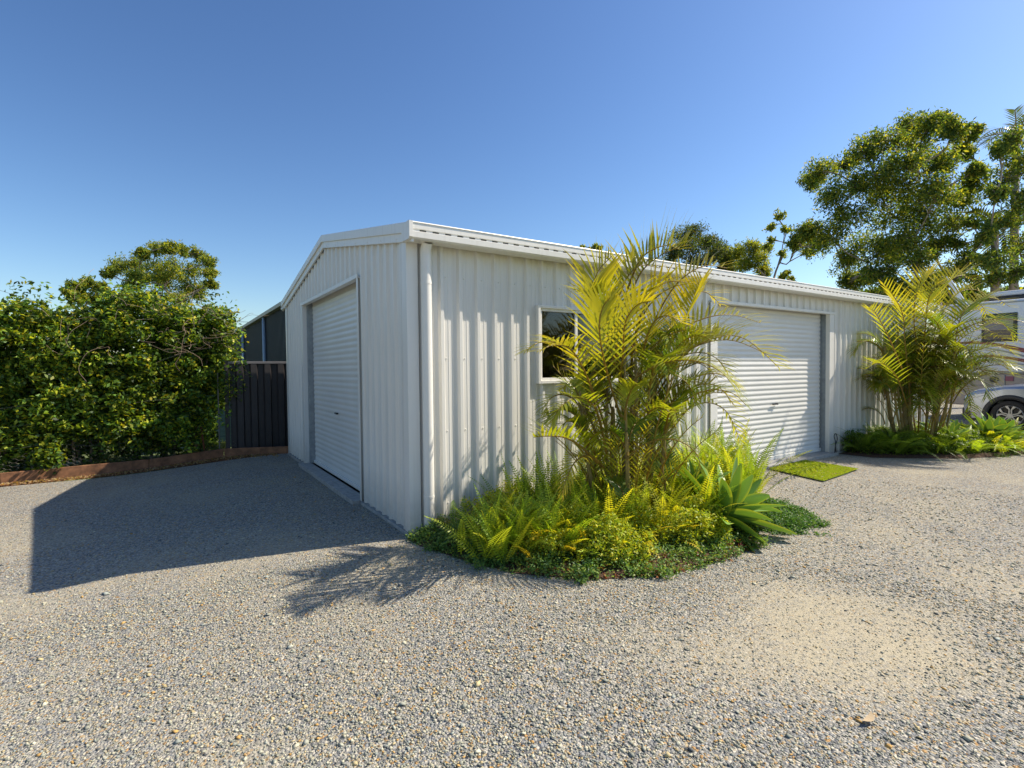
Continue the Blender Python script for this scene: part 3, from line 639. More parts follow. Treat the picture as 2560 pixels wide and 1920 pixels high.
ex=[ # ((px,py,y)...), leaflet length, n, gold, lift, droop
 ([(1345,840,Y),(1352,700,Y-.05),(1378,600,Y-.1),(1425,553,Y-.2),(1485,527,Y-.35)],.60,36,.30,.9,.25),
 ([(1310,930,Y-.1),(1275,830,Y-.25),(1238,760,Y-.4),(1200,745,Y-.5),(1160,760,Y-.55)],.34,26,.75,.3,.8),
 ([(1300,930,Y-.05),(1262,800,Y-.15),(1215,745,Y-.2),(1165,740,Y-.3),(1130,762,Y-.35)],.26,24,.35,.2,.5),
 ([(1290,1000,Y-.15),(1255,965,Y-.3),(1220,945,Y-.4),(1180,942,Y-.5),(1150,945,Y-.55)],.30,24,.0,.5,.15),
 ([(1310,980,Y-.1),(1290,890,Y-.2),(1255,858,Y-.3),(1215,875,Y-.4),(1190,915,Y-.42)],.30,28,.05,.1,.45),
 ([(1400,880,Y),(1440,800,Y-.1),(1500,750,Y-.2),(1580,735,Y-.3),(1668,770,Y-.4)],.56,42,.45,.5,.75),
 ([(1400,960,Y),(1440,880,Y-.1),(1500,835,Y-.2),(1550,835,Y-.3),(1590,880,Y-.35)],.32,30,.45,.5,.8),
 ([(1390,900,Y),(1420,830,Y-.1),(1460,795,Y-.2),(1510,785,Y-.3),(1550,815,Y-.35)],.30,28,.7,.35,.6),
 ([(1360,820,Y),(1372,720,Y-.15),(1400,650,Y-.25),(1440,610,Y-.4),(1500,612,Y-.5)],.40,32,.75,.35,.6),
 ([(1380,880,Y),(1390,760,Y-.25),(1410,700,Y-.4),(1440,682,Y-.5),(1480,700,Y-.6)],.34,32,.85,.4,.7),
 ([(1340,850,Y),(1330,700,Y-.1),(1345,620,Y-.15),(1380,575,Y-.2),(1430,580,Y-.2)],.45,32,.40,.7,.35),
 ([(1410,820,Y+.1),(1440,720,Y+.1),(1480,650,Y+.05),(1520,630,Y),(1560,660,Y)],.36,30,.65,.4,.6),
 ([(1350,860,Y+.1),(1325,740,Y),(1300,670,Y-.1),(1275,640,Y-.2),(1255,660,Y-.3)],.36,30,.30,.5,.4),
 ([(1395,850,Y),(1440,760,Y-.2),(1480,690,Y-.3),(1500,640,Y-.3),(1520,600,Y-.25)],.40,30,.55,.6,.3),
 ([(1340,900,Y-.1),(1310,800,Y-.3),(1295,720,Y-.5),(1300,670,Y-.6),(1320,640,Y-.7)],.38,30,.30,.5,.5),
 ([(1330,880,Y),(1345,780,Y-.35),(1350,700,Y-.55),(1375,660,Y-.7),(1410,650,Y-.85)],.36,30,.5,.5,.6),
 ([(1400,1000,Y-.1),(1450,930,Y-.2),(1490,880,Y-.3),(1530,850,Y-.3),(1575,850,Y-.3)],.30,26,.35,.6,.4),
 ([(1420,850,Y),(1470,775,Y-.15),(1530,735,Y-.25),(1605,730,Y-.35),(1690,800,Y-.4)],.58,42,.35,.45,.7),
 ([(1400,800,Y),(1455,725,Y-.1),(1515,690,Y-.2),(1580,680,Y-.3),(1650,700,Y-.35)],.42,32,.5,.5,.6),
 ([(1305,1010,Y-.1),(1275,985,Y-.2),(1245,995,Y-.3),(1225,1030,Y-.35),(1212,1075,Y-.35)],.2,22,.95,.1,.9),
 ([(1370,960,Y),(1395,900,Y-.3),(1420,880,Y-.45),(1445,890,Y-.55),(1462,930,Y-.6)],.26,26,.25,.3,.6),
 ([(1400,980,Y),(1460,905,Y-.1),(1520,870,Y-.2),(1570,890,Y-.2),(1600,955,Y-.2)],.36,28,.3,.4,.8),
 ([(1330,800,Y),(1305,700,Y-.1),(1285,640,Y-.2),(1290,590,Y-.25),(1325,550,Y-.3)],.42,30,.35,.6,.25),
 ([(1380,780,Y),(1420,680,Y-.1),(1465,610,Y-.2),(1520,575,Y-.3),(1575,580,Y-.35)],.42,30,.5,.6,.45),
 ([(1350,640,Y),(1375,575,Y-.1),(1400,545,Y-.15),(1440,530,Y-.2),(1470,540,Y-.2)],.38,24,.35,.6,.3),
]
palm('golden_cane_palm',(pb[0],PY,-.03),'large yellow fronded palm clump in front of the near window',19,1.75,ex,66,21,1.2,gold=.1)
P2Y=-.75; p2=atY(1985,905,P2Y)
Y=P2Y
ex2=[
 ([(1965,850,Y),(1955,740,Y-.1),(1950,680,Y-.2),(1930,640,Y-.3),(1905,610,Y-.4)],.36,26,.4,.7,.3),
 ([(1985,800,Y),(1975,700,Y-.1),(1978,640,Y-.15),(2000,600,Y-.2),(2020,590,Y-.2)],.5,28,.55,.7,.3),
 ([(1960,880,Y-.1),(1940,820,Y-.2),(1915,790,Y-.3),(1890,785,Y-.4),(1865,800,Y-.5)],.38,26,.0,.5,.4),
 ([(1950,800,Y-.2),(1925,740,Y-.3),(1905,700,Y-.4),(1890,675,Y-.45),(1875,665,Y-.5)],.30,20,.25,.6,.1),
 ([(2020,800,Y),(2080,720,Y-.3),(2130,700,Y-.5),(2175,705,Y-.6),(2210,745,Y-.7)],.42,30,.35,.5,.7),
 ([(2020,850,Y),(2070,800,Y-.2),(2120,770,Y-.4),(2160,770,Y-.5),(2185,790,Y-.6)],.36,28,.3,.5,.8),
 ([(2010,860,Y-.1),(2050,830,Y-.4),(2080,840,Y-.6),(2095,870,Y-.7),(2100,900,Y-.8)],.34,26,.15,.3,.7),
 ([(2000,780,Y),(2030,690,Y-.1),(2060,640,Y-.2),(2100,625,Y-.3),(2140,640,Y-.4)],.42,30,.55,.6,.5),
 ([(2020,760,Y),(2065,690,Y-.2),(2110,650,Y-.4),(2150,645,Y-.5),(2185,665,Y-.6)],.5,34,.4,.5,.5),
 ([(2020,820,Y),(2060,750,Y-.3),(2105,715,Y-.5),(2150,720,Y-.6),(2190,760,Y-.7)],.45,32,.25,.5,.6),
 ([(2000,760,Y),(2020,670,Y),(2045,615,Y-.1),(2075,595,Y-.2),(2105,605,Y-.3)],.5,32,.5,.6,.4),
 ([(1990,800,Y),(2000,700,Y-.2),(2005,650,Y-.3),(2020,620,Y-.4),(2045,610,Y-.5)],.48,32,.3,.6,.4),
 ([(2010,780,Y),(2040,720,Y-.2),(2080,680,Y-.4),(2120,670,Y-.5),(2160,690,Y-.6)],.40,30,.45,.5,.6),
]
palm('golden_cane_palm',(p2[0],P2Y,-.03),'bushy green palm clump beside the far window and motorhome',19,2.0,ex2,136,33,1.6,gold=.0,spread=.42,lean=(.06,.0),lw=.25)
# ------------------------------------------------------------------ ferns, agaves, ground cover
def fern_arrays(c,n,Lr,q,cg,spread=(.35,1.1),asym=None,rise=1.0,bend=(.4,1.4)):
    V=[];Fq=[];col=[];nv=0
    for k in range(n):
        az=q.uniform(0,6.283); el=q.uniform(*spread)
        if asym is not None and q.random()<.6: az=asym+q.normal(0,.8)
        L=Lr*q.uniform(.6,1.15); p=np.array(c)+np.array([q.normal(0,.07),q.normal(0,.07),0]); P=[p]
        bd=bend; bnd=q.uniform(*bd)
        for j in range(5):
            d=np.array([math.cos(az)*math.cos(el),math.sin(az)*math.cos(el),math.sin(el)*rise]); p=p+d*L/5; el-=bnd/5*(.6+.3*j); P.append(p)
        C=crom(P,24); T=np.gradient(C,axis=0); T/=np.linalg.norm(T,axis=1,keepdims=True)
        side=np.cross(T,(0,0,1.)); nrm=np.linalg.norm(side,axis=1,keepdims=True); side=np.where(nrm>.15,side/np.maximum(nrm,1e-6),np.array([math.sin(az),-math.cos(az),0]))
        tw=q.uniform(-.6,.6); N=np.cross(side,T); side=side*math.cos(tw)+N*math.sin(tw); N=np.cross(side,T)
        m=int(22*max(.7,(L/.5)**.7)); t=np.linspace(.08,.99,m)*23; i=t.astype(int); f=(t-i)[:,None]; i2=np.minimum(i+1,23)
        c0=C[i]*(1-f)+C[i2]*f; tg=T[i]; sd=side[i]; nn=N[i]
        pl=(.058*(L/.5)**.4)*np.sin(np.pi*(.12+.86*(t/23))**.75)[:,None]*q.uniform(.85,1.1)
        base=np.array(cg[int(q.integers(len(cg)))])*q.uniform(.8,1.2)
        for s in (-1,1):
            d=sd*s+tg*.25+nn*q.uniform(-.1,.25); d/=np.linalg.norm(d,axis=1,keepdims=True)
            w=(L/m)*.36
            a=c0-tg*w; b=c0+tg*w; mid=c0+d*pl*.6; tip=c0+d*pl+nn*(-.15)*pl
            Q=np.stack([a,mid-tg*w*.8,tip,mid+tg*w*.8],1); Q[:,0]=c0-tg*w*.3
            V.append(Q.reshape(-1,3)); Fq.append(np.arange(4*m).reshape(m,4)+nv); nv+=4*m
            cc=base*q.uniform(.85,1.15,(m,1)); col.append(np.repeat(cc,4,0))
        # rachis strip
        ws=side*.003; V.append(np.stack([C-ws,C+ws],1).reshape(-1,3)); Fq.append(np.array([(2*j,2*j+1,2*j+3,2*j+2) for j in range(23)])+nv); nv+=48
        col.append(np.tile(base*1.3,(48,1)))
    return np.vstack(V),np.vstack(Fq),np.clip(np.vstack(col),0,1)
def ferns(name,label,centres,n,L,cg,seed,**k):
    q=np.random.default_rng(seed); Vs=[];Fs=[];Cs=[];nv=0
    for c in centres:
        V,Fq,cc=fern_arrays(c,n,L,q,cg,**k); Vs.append(V);Fs.append(Fq+nv);Cs.append(cc);nv+=len(V)
    o=npmesh(name,np.vstack(Vs),np.vstack(Fs),M_fern,np.vstack(Cs)); return tag(o,label,'fern')
def bedz(x,y): return float(gz(x,y))+.05
YG=[(.38,.46,.035),(.30,.41,.03),(.50,.50,.035),(.21,.32,.025)]; GD=[(.66,.50,.045),(.58,.46,.045),(.46,.45,.04)]; DG=[(.17,.28,.03),(.23,.34,.03),(.12,.20,.025)]
def pt(px,py,z=.02): p=atZ(px,py,z); return (p[0],p[1],z)
def ctr(lst,h=.05): return [(*atZ(px,py,h)[:2],bedz(*atZ(px,py,h)[:2])) for px,py in lst]
wb=lambda px: 1150-.203*(px-893)      # foot of the long wall
def row(xs,off,j=6):
    out=[]
    for i,x in enumerate(xs):
        p=atZ(x,wb(x)+off+((i*37)%11-5)*j/5,.02); out.append((p[0],p[1],bedz(p[0],p[1])))
    return out
ferns('fern_clump','tall upright green ferns against the cream wall left of the palm',row((1120,1150,1180,1215),30),15,.66,DG+YG[:1],1,spread=(1.1,1.5),bend=(.1,.7))
ferns('fern_clump','mixed green and bronze ferns at the corner end of the near bed',row((1000,1025,1055,1090),34)+row((1030,1075),55),17,.42,DG+YG[1:2]+[(.30,.20,.04)],2,bend=(.3,1.2))
ferns('fern_clump','dense bright green ferns filling the middle of the near bed',row((1100,1150,1200,1250,1300),62)+row((1060,1120,1180,1240,1290),84)+row((1260,1310),36)+row((1090,1150,1215,1275),98),25,.52,YG,3,spread=(.75,1.5),bend=(.2,1.1))
ferns('fern_clump','yellow green ferns at the foot of the near palm',row((1340,1390,1440),50)+row((1330,1380,1430,1480),80)+row((1310,1350,1410,1460,1500),108)+row((1420,1480),60)+row((1300,1350,1400,1450),30)+row((1480,1510),35),25,.60,YG[:3]+GD[2:],4,spread=(.75,1.5),bend=(.2,1.1))
ferns('fern_clump','golden yellow fern fronds drooping over the front of the near bed',row((1150,1210),104)+row((1265,1320,1375,1430),124)+row((1470,),120)+row((1450,1490),104),19,.40,GD+YG[2:3],5,spread=(.4,1.2),bend=(.5,1.5))
ferns('fern_clump','tall feathery yellow green fern between the agave and the wide roller door',[(3.6,-.45,0),(3.85,-.35,0),(3.75,-.7,0),(4.05,-.5,0),(3.4,-.65,0),(3.95,-.9,0),(3.6,-1.0,0),(3.3,-.9,0),(3.4,-1.2,0)],22,.85,[(.28,.37,.035),(.22,.33,.03),(.36,.38,.045)],6,spread=(.8,1.5),bend=(.3,1.0))
# ferns of the far bed
ferns('fern_clump','dark green shaded ferns beside the jamb of the wide roller door',[(8.35,-.3,0),(8.6,-.55,0),(8.9,-.35,0),(8.5,-.75,0),(8.95,-.8,0),(9.3,-.5,0)],26,.75,DG+[(.12,.18,.025)],7)
ferns('fern_clump','mid green ferns round the foot of the far palm',[(9.4,-.95,0),(9.7,-.5,0),(9.9,-1.1,0),(9.2,-1.15,0),(10.2,-.8,0),(9.6,-1.4,0),(10.3,-1.3,0)],26,.75,DG[:2]+YG[1:2],8)
ferns('fern_clump','bright yellow green ferns between the far palm and the far agave',[(10.1,-1.6,0),(10.5,-1.45,0),(10.8,-1.2,0),(10.4,-1.75,0),(10.9,-1.6,0)],26,.65,YG,9)
def agave(name,label,c,nl,L,W,axis,seed,cat='agave',openness=(.15,1.45)):
    q=np.random.default_rng(seed); V=[];Fq=[];col=[];nv=0
    ax=np.array(axis,float); ax/=np.linalg.norm(ax); e1_=np.cross(ax,(0,1,.2)); e1_/=np.linalg.norm(e1_); e2_=np.cross(ax,e1_)
    ns,nc=12,7
    for k in range(nl):
        f=(k+.5)/nl; az=k*2.39996+q.normal(0,.12); op=openness[0]+(openness[1]-openness[0])*f**.75+q.normal(0,.06)
        LL=L*(.62+.42*min(1,f*1.6))*q.uniform(.9,1.1); WW=W*(.6+.5*min(1,f*1.5))*q.uniform(.9,1.1)
        rd=e1_*math.cos(az)+e2_*math.sin(az); d=ax*math.cos(op)+rd*math.sin(op); p=np.array(c)+ax*.12*(1-f)*L*2
        side=np.cross(d,ax); side/=np.linalg.norm(side)+1e-9
        bend=q.uniform(-.1,.55)+f*.25; tws=q.normal(0,.25)
        gl=np.array([.16,.28,.08])*(1-f)+np.array([.15,.28,.04])*f; gl=gl*q.uniform(.85,1.15)
        for j in range(ns+1):
            t=j/ns; wj=WW*(.42+.58*math.sin(math.pi*min(1,t*.95+.02))**.9 if t<.5 else max(0,(math.sin(math.pi*min(1,t*.95+.02)))**.75))
            nn=np.cross(side,d); s_=side*math.cos(tws*t)+nn*math.sin(tws*t); nn2=np.cross(s_,d)
            if nn2@ax<0: nn2=-nn2
            for i in range(nc):
                u=(i/(nc-1)-.5)*2; V.append(p+s_*u*wj*.5+nn2*(u*u)*wj*.22*(1-.4*t)); 
                e=abs(u)>.9; col.append(np.array([.46,.50,.06]) if e else gl*(1+.25*t*f))
            ang=bend*(t**.8)/ns*1.6; d=d+rd*ang*.6-np.array([0,0,1])*ang*.9; d/=np.linalg.norm(d); side=side-d*(side@d); side/=np.linalg.norm(side); p=p+d*LL/ns
        for j in range(ns):
            for i in range(nc-1): a=nv+j*nc+i; Fq.append((a,a+1,a+nc+1,a+nc))
        nv+=(ns+1)*nc
    o=npmesh(name,np.array(V),np.array(Fq),M_agave,np.clip(np.array(col),0,1),smooth=True)
    return tag(o,label,cat)
ac=atY(1546,1135,-1.5); agave('agave','big pale green agave rosette at the right end of the near bed',(ac[0],-1.5,ac[2]+.02),34,.66,.165,(.5,-.42,.66),3)
ac=atY(1500,1060,-1.15); agave('agave','small dark agave half hidden in ferns left of the big agave',(ac[0],-1.15,ac[2]-.1),12,.42,.10,(0,-.2,1),4,openness=(.1,.8))
ac=atY(2125,925,-1.35); agave('agave','green agave rosette in front of the silver car wheel',(ac[0],-1.35,.05),32,.66,.16,(.1,-.35,.85),5)
ac=atY(2160,915,-1.5); agave('agave','spreading agave at the right tip of the far bed',(ac[0],-1.5,.04),26,.58,.14,(.3,-.3,.85),6)
ac=atY(2045,915,-1.1); agave('agave','grey green agave half hidden behind the far bed ferns',(ac[0],-1.1,.12),16,.5,.13,(-.1,-.3,.9),7)
# soil of the beds
BED1=[(-.05,-.06),(-.06,-.3),(.1,-.85),(.28,-1.3),(.62,-1.7),(1.2,-1.98),(1.85,-2.02),(2.35,-1.98),(2.7,-1.72),(3.2,-1.4),(3.8,-1.1),(4.25,-.55),(4.3,-.06)]
BED2=[(7.98,-.06),(8.0,-.6),(8.4,-1.0),(9.0,-1.5),(9.8,-1.85),(10.8,-2.0),(11.6,-1.9),(12.6,-1.6),(12.9,-.9),(12.4,-.06)]
def inpoly(x,y,P):
    r=np.zeros(len(x),bool); n=len(P)
    for i in range(n):
        x1,y1=P[i];x2,y2=P[(i+1)%n]; c=((y1>y)!=(y2>y))&(x<(x2-x1)*(y-y1)/(y2-y1+1e-12)+x1); r^=c
    return r
def edged(x,y,P):
    d=np.full(len(x),9.)
    for i in range(len(P)-1):
        a=np.array(P[i]);b=np.array(P[i+1]);ab=b-a; t=np.clip(((x-a[0])*ab[0]+(y-a[1])*ab[1])/(ab@ab),0,1); d=np.minimum(d,np.hypot(x-a[0]-t*ab[0],y-a[1]-t*ab[1]))
    return d
for P in (BED1,BED2):
    cx,cy=np.mean(P,0); mb=MB(); rings=[1.0,.85,.5]; vs=[]; n=len(P)
    for k,rg in enumerate(rings):
        for (x,y) in P:
            X=cx+(x-cx)*rg; Y_=cy+(y-cy)*rg; vs.append((X,Y_,float(gz(X,Y_))+(.004,.04,.06)[k]))
    vs.append((cx,cy,float(gz(cx,cy))+.07)); fs=[]
    for k in range(2):
        for i in range(n): fs.append((k*n+i,k*n+(i+1)%n,(k+1)*n+(i+1)%n,(k+1)*n+i))
    for i in range(n): fs.append((2*n+i,2*n+(i+1)%n,3*n))
    tag(mb.add(vs,fs).build('garden_soil',M_soil,smooth=True),kind='structure')
def cover(P,n,seed,hmax,cols,probs,name,label,band=.75,where=None,L=.026,Wd=.013):
    q=np.random.default_rng(seed); A=np.array(P); x=q.uniform(A[:,0].min()-.1,A[:,0].max()+.1,n); y=q.uniform(A[:,1].min()-.1,A[:,1].max(),n)
    k=inpoly(x,y,P); d=edged(x,y,P); ed=.05*np.sin(x*13+2*np.sin(y*9))+.06*np.sin(x*5.3-y*7)+.03*np.sin(x*31+y*23); k=((k&(d>-ed*1.2))|(d<np.maximum(ed,.01)))&(d<band)
    if where is not None: k&=where(x,y)
    dens=.5+.5*np.sin(x*9+2*np.sin(y*7))*np.sin(y*11+x*3); k&=q.random(n)<.15+1.1*dens**1.1
    x=x[k];y=y[k];d=d[k];dens=dens[k]
    h=hmax*(.25+.75*np.clip(d/.3,0,1))*(.45+.55*dens)
    # sprigs: stem points then leaves along
    z=gz(x,y)+h*q.random(len(x))**.6
    C=np.repeat(np.stack([x,y,z],1),7,0)+q.normal(0,.018,(len(x)*7,3)); C[:,2]=np.maximum(C[:,2],np.repeat(gz(x,y),7)+.004)
    col=palette(len(C),cols,probs,q)
    V,Fq,cc=leaves(C,L,Wd,q,up=.4,col=col); return tag(npmesh(name,V,Fq,M_leaf,cc),label,'ground cover',kind='stuff')
cover(BED1,30000,1,.22,[(.11,.22,.05),(.17,.28,.07),(.06,.13,.035),(.26,.34,.07)],[3,3,2,1.8],'ground_cover','small leafed dark green creeper along the front edge of the near bed',where=lambda x,y:(x<3.6))
cover(BED1,34000,6,.40,[(.42,.47,.035),(.31,.41,.03),(.54,.50,.04),(.17,.26,.03)],[3,3,2,1.6],'undergrowth','fine leafed yellow green undergrowth filling the near bed between the ferns',band=2,where=lambda x,y:(edged(x,y,BED1)>.2+.1*np.sin(x*7+y*5))&(x<3.4)&(x>.45),L=.034,Wd=.013)
cover(BED1,2600,4,.14,[(.30,.10,.03),(.22,.06,.02),(.35,.22,.05)],[1,1,1],'leaf_litter','reddish brown dead leaves along the near bed edge',band=.22,where=lambda x,y:(x>.3)&(x<2.3),L=.03,Wd=.015)
cover(BED2,30000,7,.40,[(.16,.26,.03),(.11,.19,.025),(.24,.31,.03),(.07,.12,.02)],[3,3,1.5,2],'undergrowth','dense green undergrowth hiding the foot of the far palm',band=2,where=lambda x,y:(edged(x,y,BED2)>.15)&(x<11.2),L=.045,Wd=.016)
cover(BED2,16000,2,.10,[(.08,.16,.03),(.12,.20,.03),(.05,.10,.02)],[3,3,2],'lawn_strip','low green grass strip at the foot of the far agaves',where=lambda x,y:(x>9.6),L=.05,Wd=.006,band=.8)
# right-hand sprawl of creeper beyond the agave
SPR=[(2.9,-1.3),(2.75,-1.9),(3.1,-2.12),(3.6,-1.85),(3.9,-1.4),(3.9,-1.1)]
cover(SPR,5000,3,.10,[(.06,.15,.035),(.09,.19,.04),(.15,.24,.04)],[3,3,1],'ground_cover','thin creeper spreading over gravel right of the big agave',band=1)
# ------------------------------------------------------------------ turf mat
q=np.random.default_rng(9)
MT=[(5.62,-.17),(6.70,-.16),(6.60,-.97),(5.40,-1.06)]
mb=MB(); cz=[float(gz(*p))+.006 for p in MT]
n_=14; vs=[];
for i in range(n_+1):
    for j in range(n_+1):
        u=i/n_;v=j/n_; a=np.array(MT[0])*(1-u)+np.array(MT[1])*u; b=np.array(MT[3])*(1-u)+np.array(MT[2])*u; p=a*(1-v)+b*v
        vs.append((p[0],p[1],float(gz(*p))+.016+.006*math.sin(u*9)*math.sin(v*7)))
fs=[(i*(n_+1)+j,(i+1)*(n_+1)+j,(i+1)*(n_+1)+j+1,i*(n_+1)+j+1) for i in range(n_) for j in range(n_)]
mt=empty('turf_mat',(6.1,-.6,0),'square of bright green artificial turf lying before the wide roller door','mat')
mb.add(vs,fs).build('backing',mat('turf_backing',(.16,.22,.03),.9,var=.3,scale=20),mt)
n=26000; u=q.random(n);v=q.random(n); A=np.array(MT); p=(A[0][None]*(1-u)[:,None]+A[1][None]*u[:,None])*(1-v)[:,None]+(A[3][None]*(1-u)[:,None]+A[2][None]*u[:,None])*v[:,None]
C=np.stack([p[:,0],p[:,1],gz(p[:,0],p[:,1])+.026],1); V,Fq,cc=leaves(C,.024,.006,q,up=-.3,col=palette(n,[(.33,.42,.03),(.26,.36,.03),(.42,.46,.04)],[2,2,1],q))
npmesh('pile',V,Fq,M_grass,cc,mt)
n=260; u=q.random(n);v=q.random(n); p=(A[0][None]*(1-u)[:,None]+A[1][None]*u[:,None])*(1-v)[:,None]+(A[3][None]*(1-u)[:,None]+A[2][None]*u[:,None])*v[:,None]
V,Fq,cc=leaves(np.stack([p[:,0],p[:,1],gz(p[:,0],p[:,1])+.034],1),.022,.010,q,up=.6,col=palette(n,[(.40,.28,.14),(.45,.42,.36),(.2,.12,.05)],[2,2,1],q)); tag(npmesh('leaf_litter',V,Fq,M_tleaf,cc),'scraps of dry leaf and grit on the green turf mat','leaf litter',kind='stuff')
# cable loop by the jamb
cb=atY(1803,950,-.12); tag(MB().tube(crom([cb+(0,0,-.25),cb+(.03,0,-.1),cb+(.09,0,0),cb+(.05,0,.1),cb+(-.02,0,.07),cb+(-.02,-.02,-.02),cb+(.03,0,-.12),cb+(.06,0,-.25)],30),.008,6).build('cable_loop',M_black,smooth=True),'thin black cable looped at the foot of the roller door jamb','cable')
# dry leaves on the gravel
for k,(px,py,sz,lb) in enumerate(((1620,1556,.03,'curled tan leaf lying alone on the front right gravel'),(2085,1433,.02,'small tan leaf on the gravel at the far right'),(455,1368,.022,'pale leaf standing up on the gravel left of centre'),(1872,1556,.05,'long curved tan gum leaf on the front right gravel'))[1:]):
    c=atZ(px,py,-.03); mb=MB(); P=[]
    a=.6+k*1.3
    for j in range(7):
        t=j/6-.5; w_=sz*.3*math.cos(t*math.pi*.95); x=t*sz*2; yb=.25*sz*(1-4*t*t); zz=.008+.5*sz*t*t
        for s in (-1,1): P.append((c[0]+x*math.cos(a)-(yb+s*w_)*math.sin(a),c[1]+x*math.sin(a)+(yb+s*w_)*math.cos(a),float(gz(c[0],c[1]))+.012+zz))
    tag(mb.add(P,[(2*j,2*j+1,2*j+3,2*j+2) for j in range(6)]).build('fallen_leaf',mat('dry_leaf',(.45,.34,.2),.8)),lb,'leaf','dry leaves fallen on the gravel')
# litter along the edging
q=np.random.default_rng(12); n=1500; x=q.uniform(-6,-.2,n); yl=np.interp(x,[e_1[0],e0[0],e1[0],e2[0]],[e_1[1],e0[1],e1[1],e2[1]])-np.abs(q.normal(0,.14,n))-.02
V,Fq,cc=leaves(np.stack([x,yl,gz(x,yl)+.012],1),.05,.02,q,up=.5,col=palette(n,[(.36,.24,.13),(.42,.32,.2),(.25,.12,.06)],[2,2,1],q))
tag(npmesh('leaf_litter',V,Fq,M_tleaf,cc),'brown fallen leaves drifted along the rusty edging','leaf litter',kind='stuff')
# grass tufts at hedge foot
n=9000; x=q.uniform(-7,-.95,n); yb=np.interp(x,[e_1[0],e0[0],e1[0],e2[0]],[e_1[1],e0[1],e1[1],e2[1]])+.08+q.random(n)*.9
hh=q.uniform(.05,.28,n)*(1+.6*np.sin(x*4)); V,Fq,cc=leaves(np.stack([x,yb,gz(x,yb)+hh*.5],1),.16,.008,q,up=-.8,col=palette(n,[(.10,.15,.03),(.2,.2,.06),(.06,.1,.02)],[2,1,2],q))
tag(npmesh('grass_tufts',V,Fq,M_grass,cc),'rough grass and weeds growing under the hedge','grass',kind='stuff')
# ------------------------------------------------------------------ trees
def blobs(lst,D,jit,seed):
    q=np.random.default_rng(seed); out=[]
    for px,py,rp in lst:
        d=D+q.uniform(-jit,jit); p=atD(px,py,d); dep=(p-CAM)@_f; out.append((*p,rp/1124.6*dep))
    return out
def basez(p): return (p[0],p[1],-.1)
big=[(1770,375,34),(1752,392,22),(1800,420,42),(1830,345,34),(1870,325,36),(1920,300,40),(1960,278,34),(2010,268,30),(2035,262,20),(2060,280,30),(2098,288,20),(1990,330,46),(2040,345,40),(2080,330,22),(1900,380,46),(1960,400,46),(2030,410,46),(1850,400,36),(1840,470,46),(1790,500,40),(1762,525,34),(1738,498,24),(1720,520,20),(1870,530,46),(1820,565,36),(1930,470,46),(2000,480,46),(1900,590,34),(1980,560,34),(2060,480,38),(2105,390,30),(2110,368,20),(1860,600,26),(2060,580,30),(2030,530,30),(1945,540,40),(1935,620,30),(2010,610,30),(1900,545,40),(1950,350,40),(1905,430,36),(2070,430,36),(1990,440,44),(1960,510,44),(1880,640,22),(1830,610,24)]
B=blobs(big,30,3.0,1); b0=atD(1960,700,30); tree('gum_tree',basez(b0),B,'large spreading gum tree with dense crown above the right end of the shed roof',per=1300,L=.17,Wd=.06,cols=EUC,probs=[3,3,1.6,4,.8],tr=.42,seed=2,droop=.45,twigs=22)
for k,(px,py,D) in enumerate(((1925,700,29.5),(2000,700,31))):
    pass
rt=[(2195,300,30),(2160,325,24),(2200,350,34),(2175,385,34),(2150,420,24),(2205,430,36),(2180,475,32),(2140,500,26),(2200,530,34),(2160,560,30),(2120,560,22),(2205,590,30),(2150,600,24),(2235,340,34),(2240,450,40),(2250,550,40)]
B=blobs(rt,27,2,3); b0=atD(2195,700,27); tree('gum_tree',basez(b0),B,'loose airy gum tree cut by the right edge of the picture',per=800,L=.16,Wd=.05,cols=EUC,probs=[4,2,1,4,.4],tr=.24,seed=5,droop=.6)
th=[(2060,600,24),(2090,560,22),(2075,530,20),(2110,600,24),(2100,480,18),(2040,610,20),(2125,520,18)]
B=blobs(th,29,1.5,4); b0=atD(2085,720,29); tree('gum_sapling',basez(b0),B,'thin stemmed sapling between the two big right hand gum trees',per=320,L=.2,Wd=.06,cols=EUC,probs=[4,2,1,4,.4],tr=.13,seed=6,droop=.7)
mid=[(1470,515,30),(1500,503,26),(1555,545,28),(1575,560,24),(1490,540,34),(1455,545,26),(1530,520,24),(1535,550,30),(1500,570,26),(1440,570,24),(1560,575,20)]
B=blobs(mid,38,2,5); b0=atD(1490,700,38); tree('bushy_tree',basez(b0),B,'rounded dark green tree behind the shed roof just right of the near palm',per=1300,L=.18,Wd=.06,cols=[(.04,.07,.03),(.08,.11,.03),(.13,.13,.03)],probs=[3,3,1],tr=.3,seed=7)
mid2=[(1590,545,24),(1620,535,22),(1640,560,24),(1610,570,22),(1580,580,20),(1655,535,14),(1650,585,18)]
B=blobs(mid2,36,2,6); b0=atD(1615,700,36); tree('bushy_tree',basez(b0),B,'olive yellow tree behind the middle of the shed roof',per=1200,L=.17,Wd=.055,cols=EUC,probs=[2,4,3,1,1],tr=.25,seed=8)
br=[(1682,464,13),(1665,490,10),(1700,495,12),(1668,518,8),(1720,535,12),(1692,548,10),(1735,520,16),(1745,545,12)]
B=blobs(br,33,1.5,7); b0=atD(1655,700,33); tree('bare_branched_tree',basez(b0),B,'sparse tree with bare twiggy branches left of the large gum',per=230,L=.2,Wd=.07,cols=EUC,probs=[2,4,3,1,1],tr=.16,seed=9,twigs=14)
sm_=[(1700,592,9),(1708,602,8),(1690,600,8),(1712,612,7)]
B=blobs(sm_,34,.6,8); b0=atD(1702,720,34); tree('small_treetop',basez(b0),B,'small yellow green treetop peeping over the shed roof below the bare branches',per=220,L=.18,Wd=.07,cols=EUC,probs=[1,4,3,1,1],tr=.1,seed=10)
sm_=[(1285,533,9),(1296,536,7),(1258,533,5),(1277,538,6)]
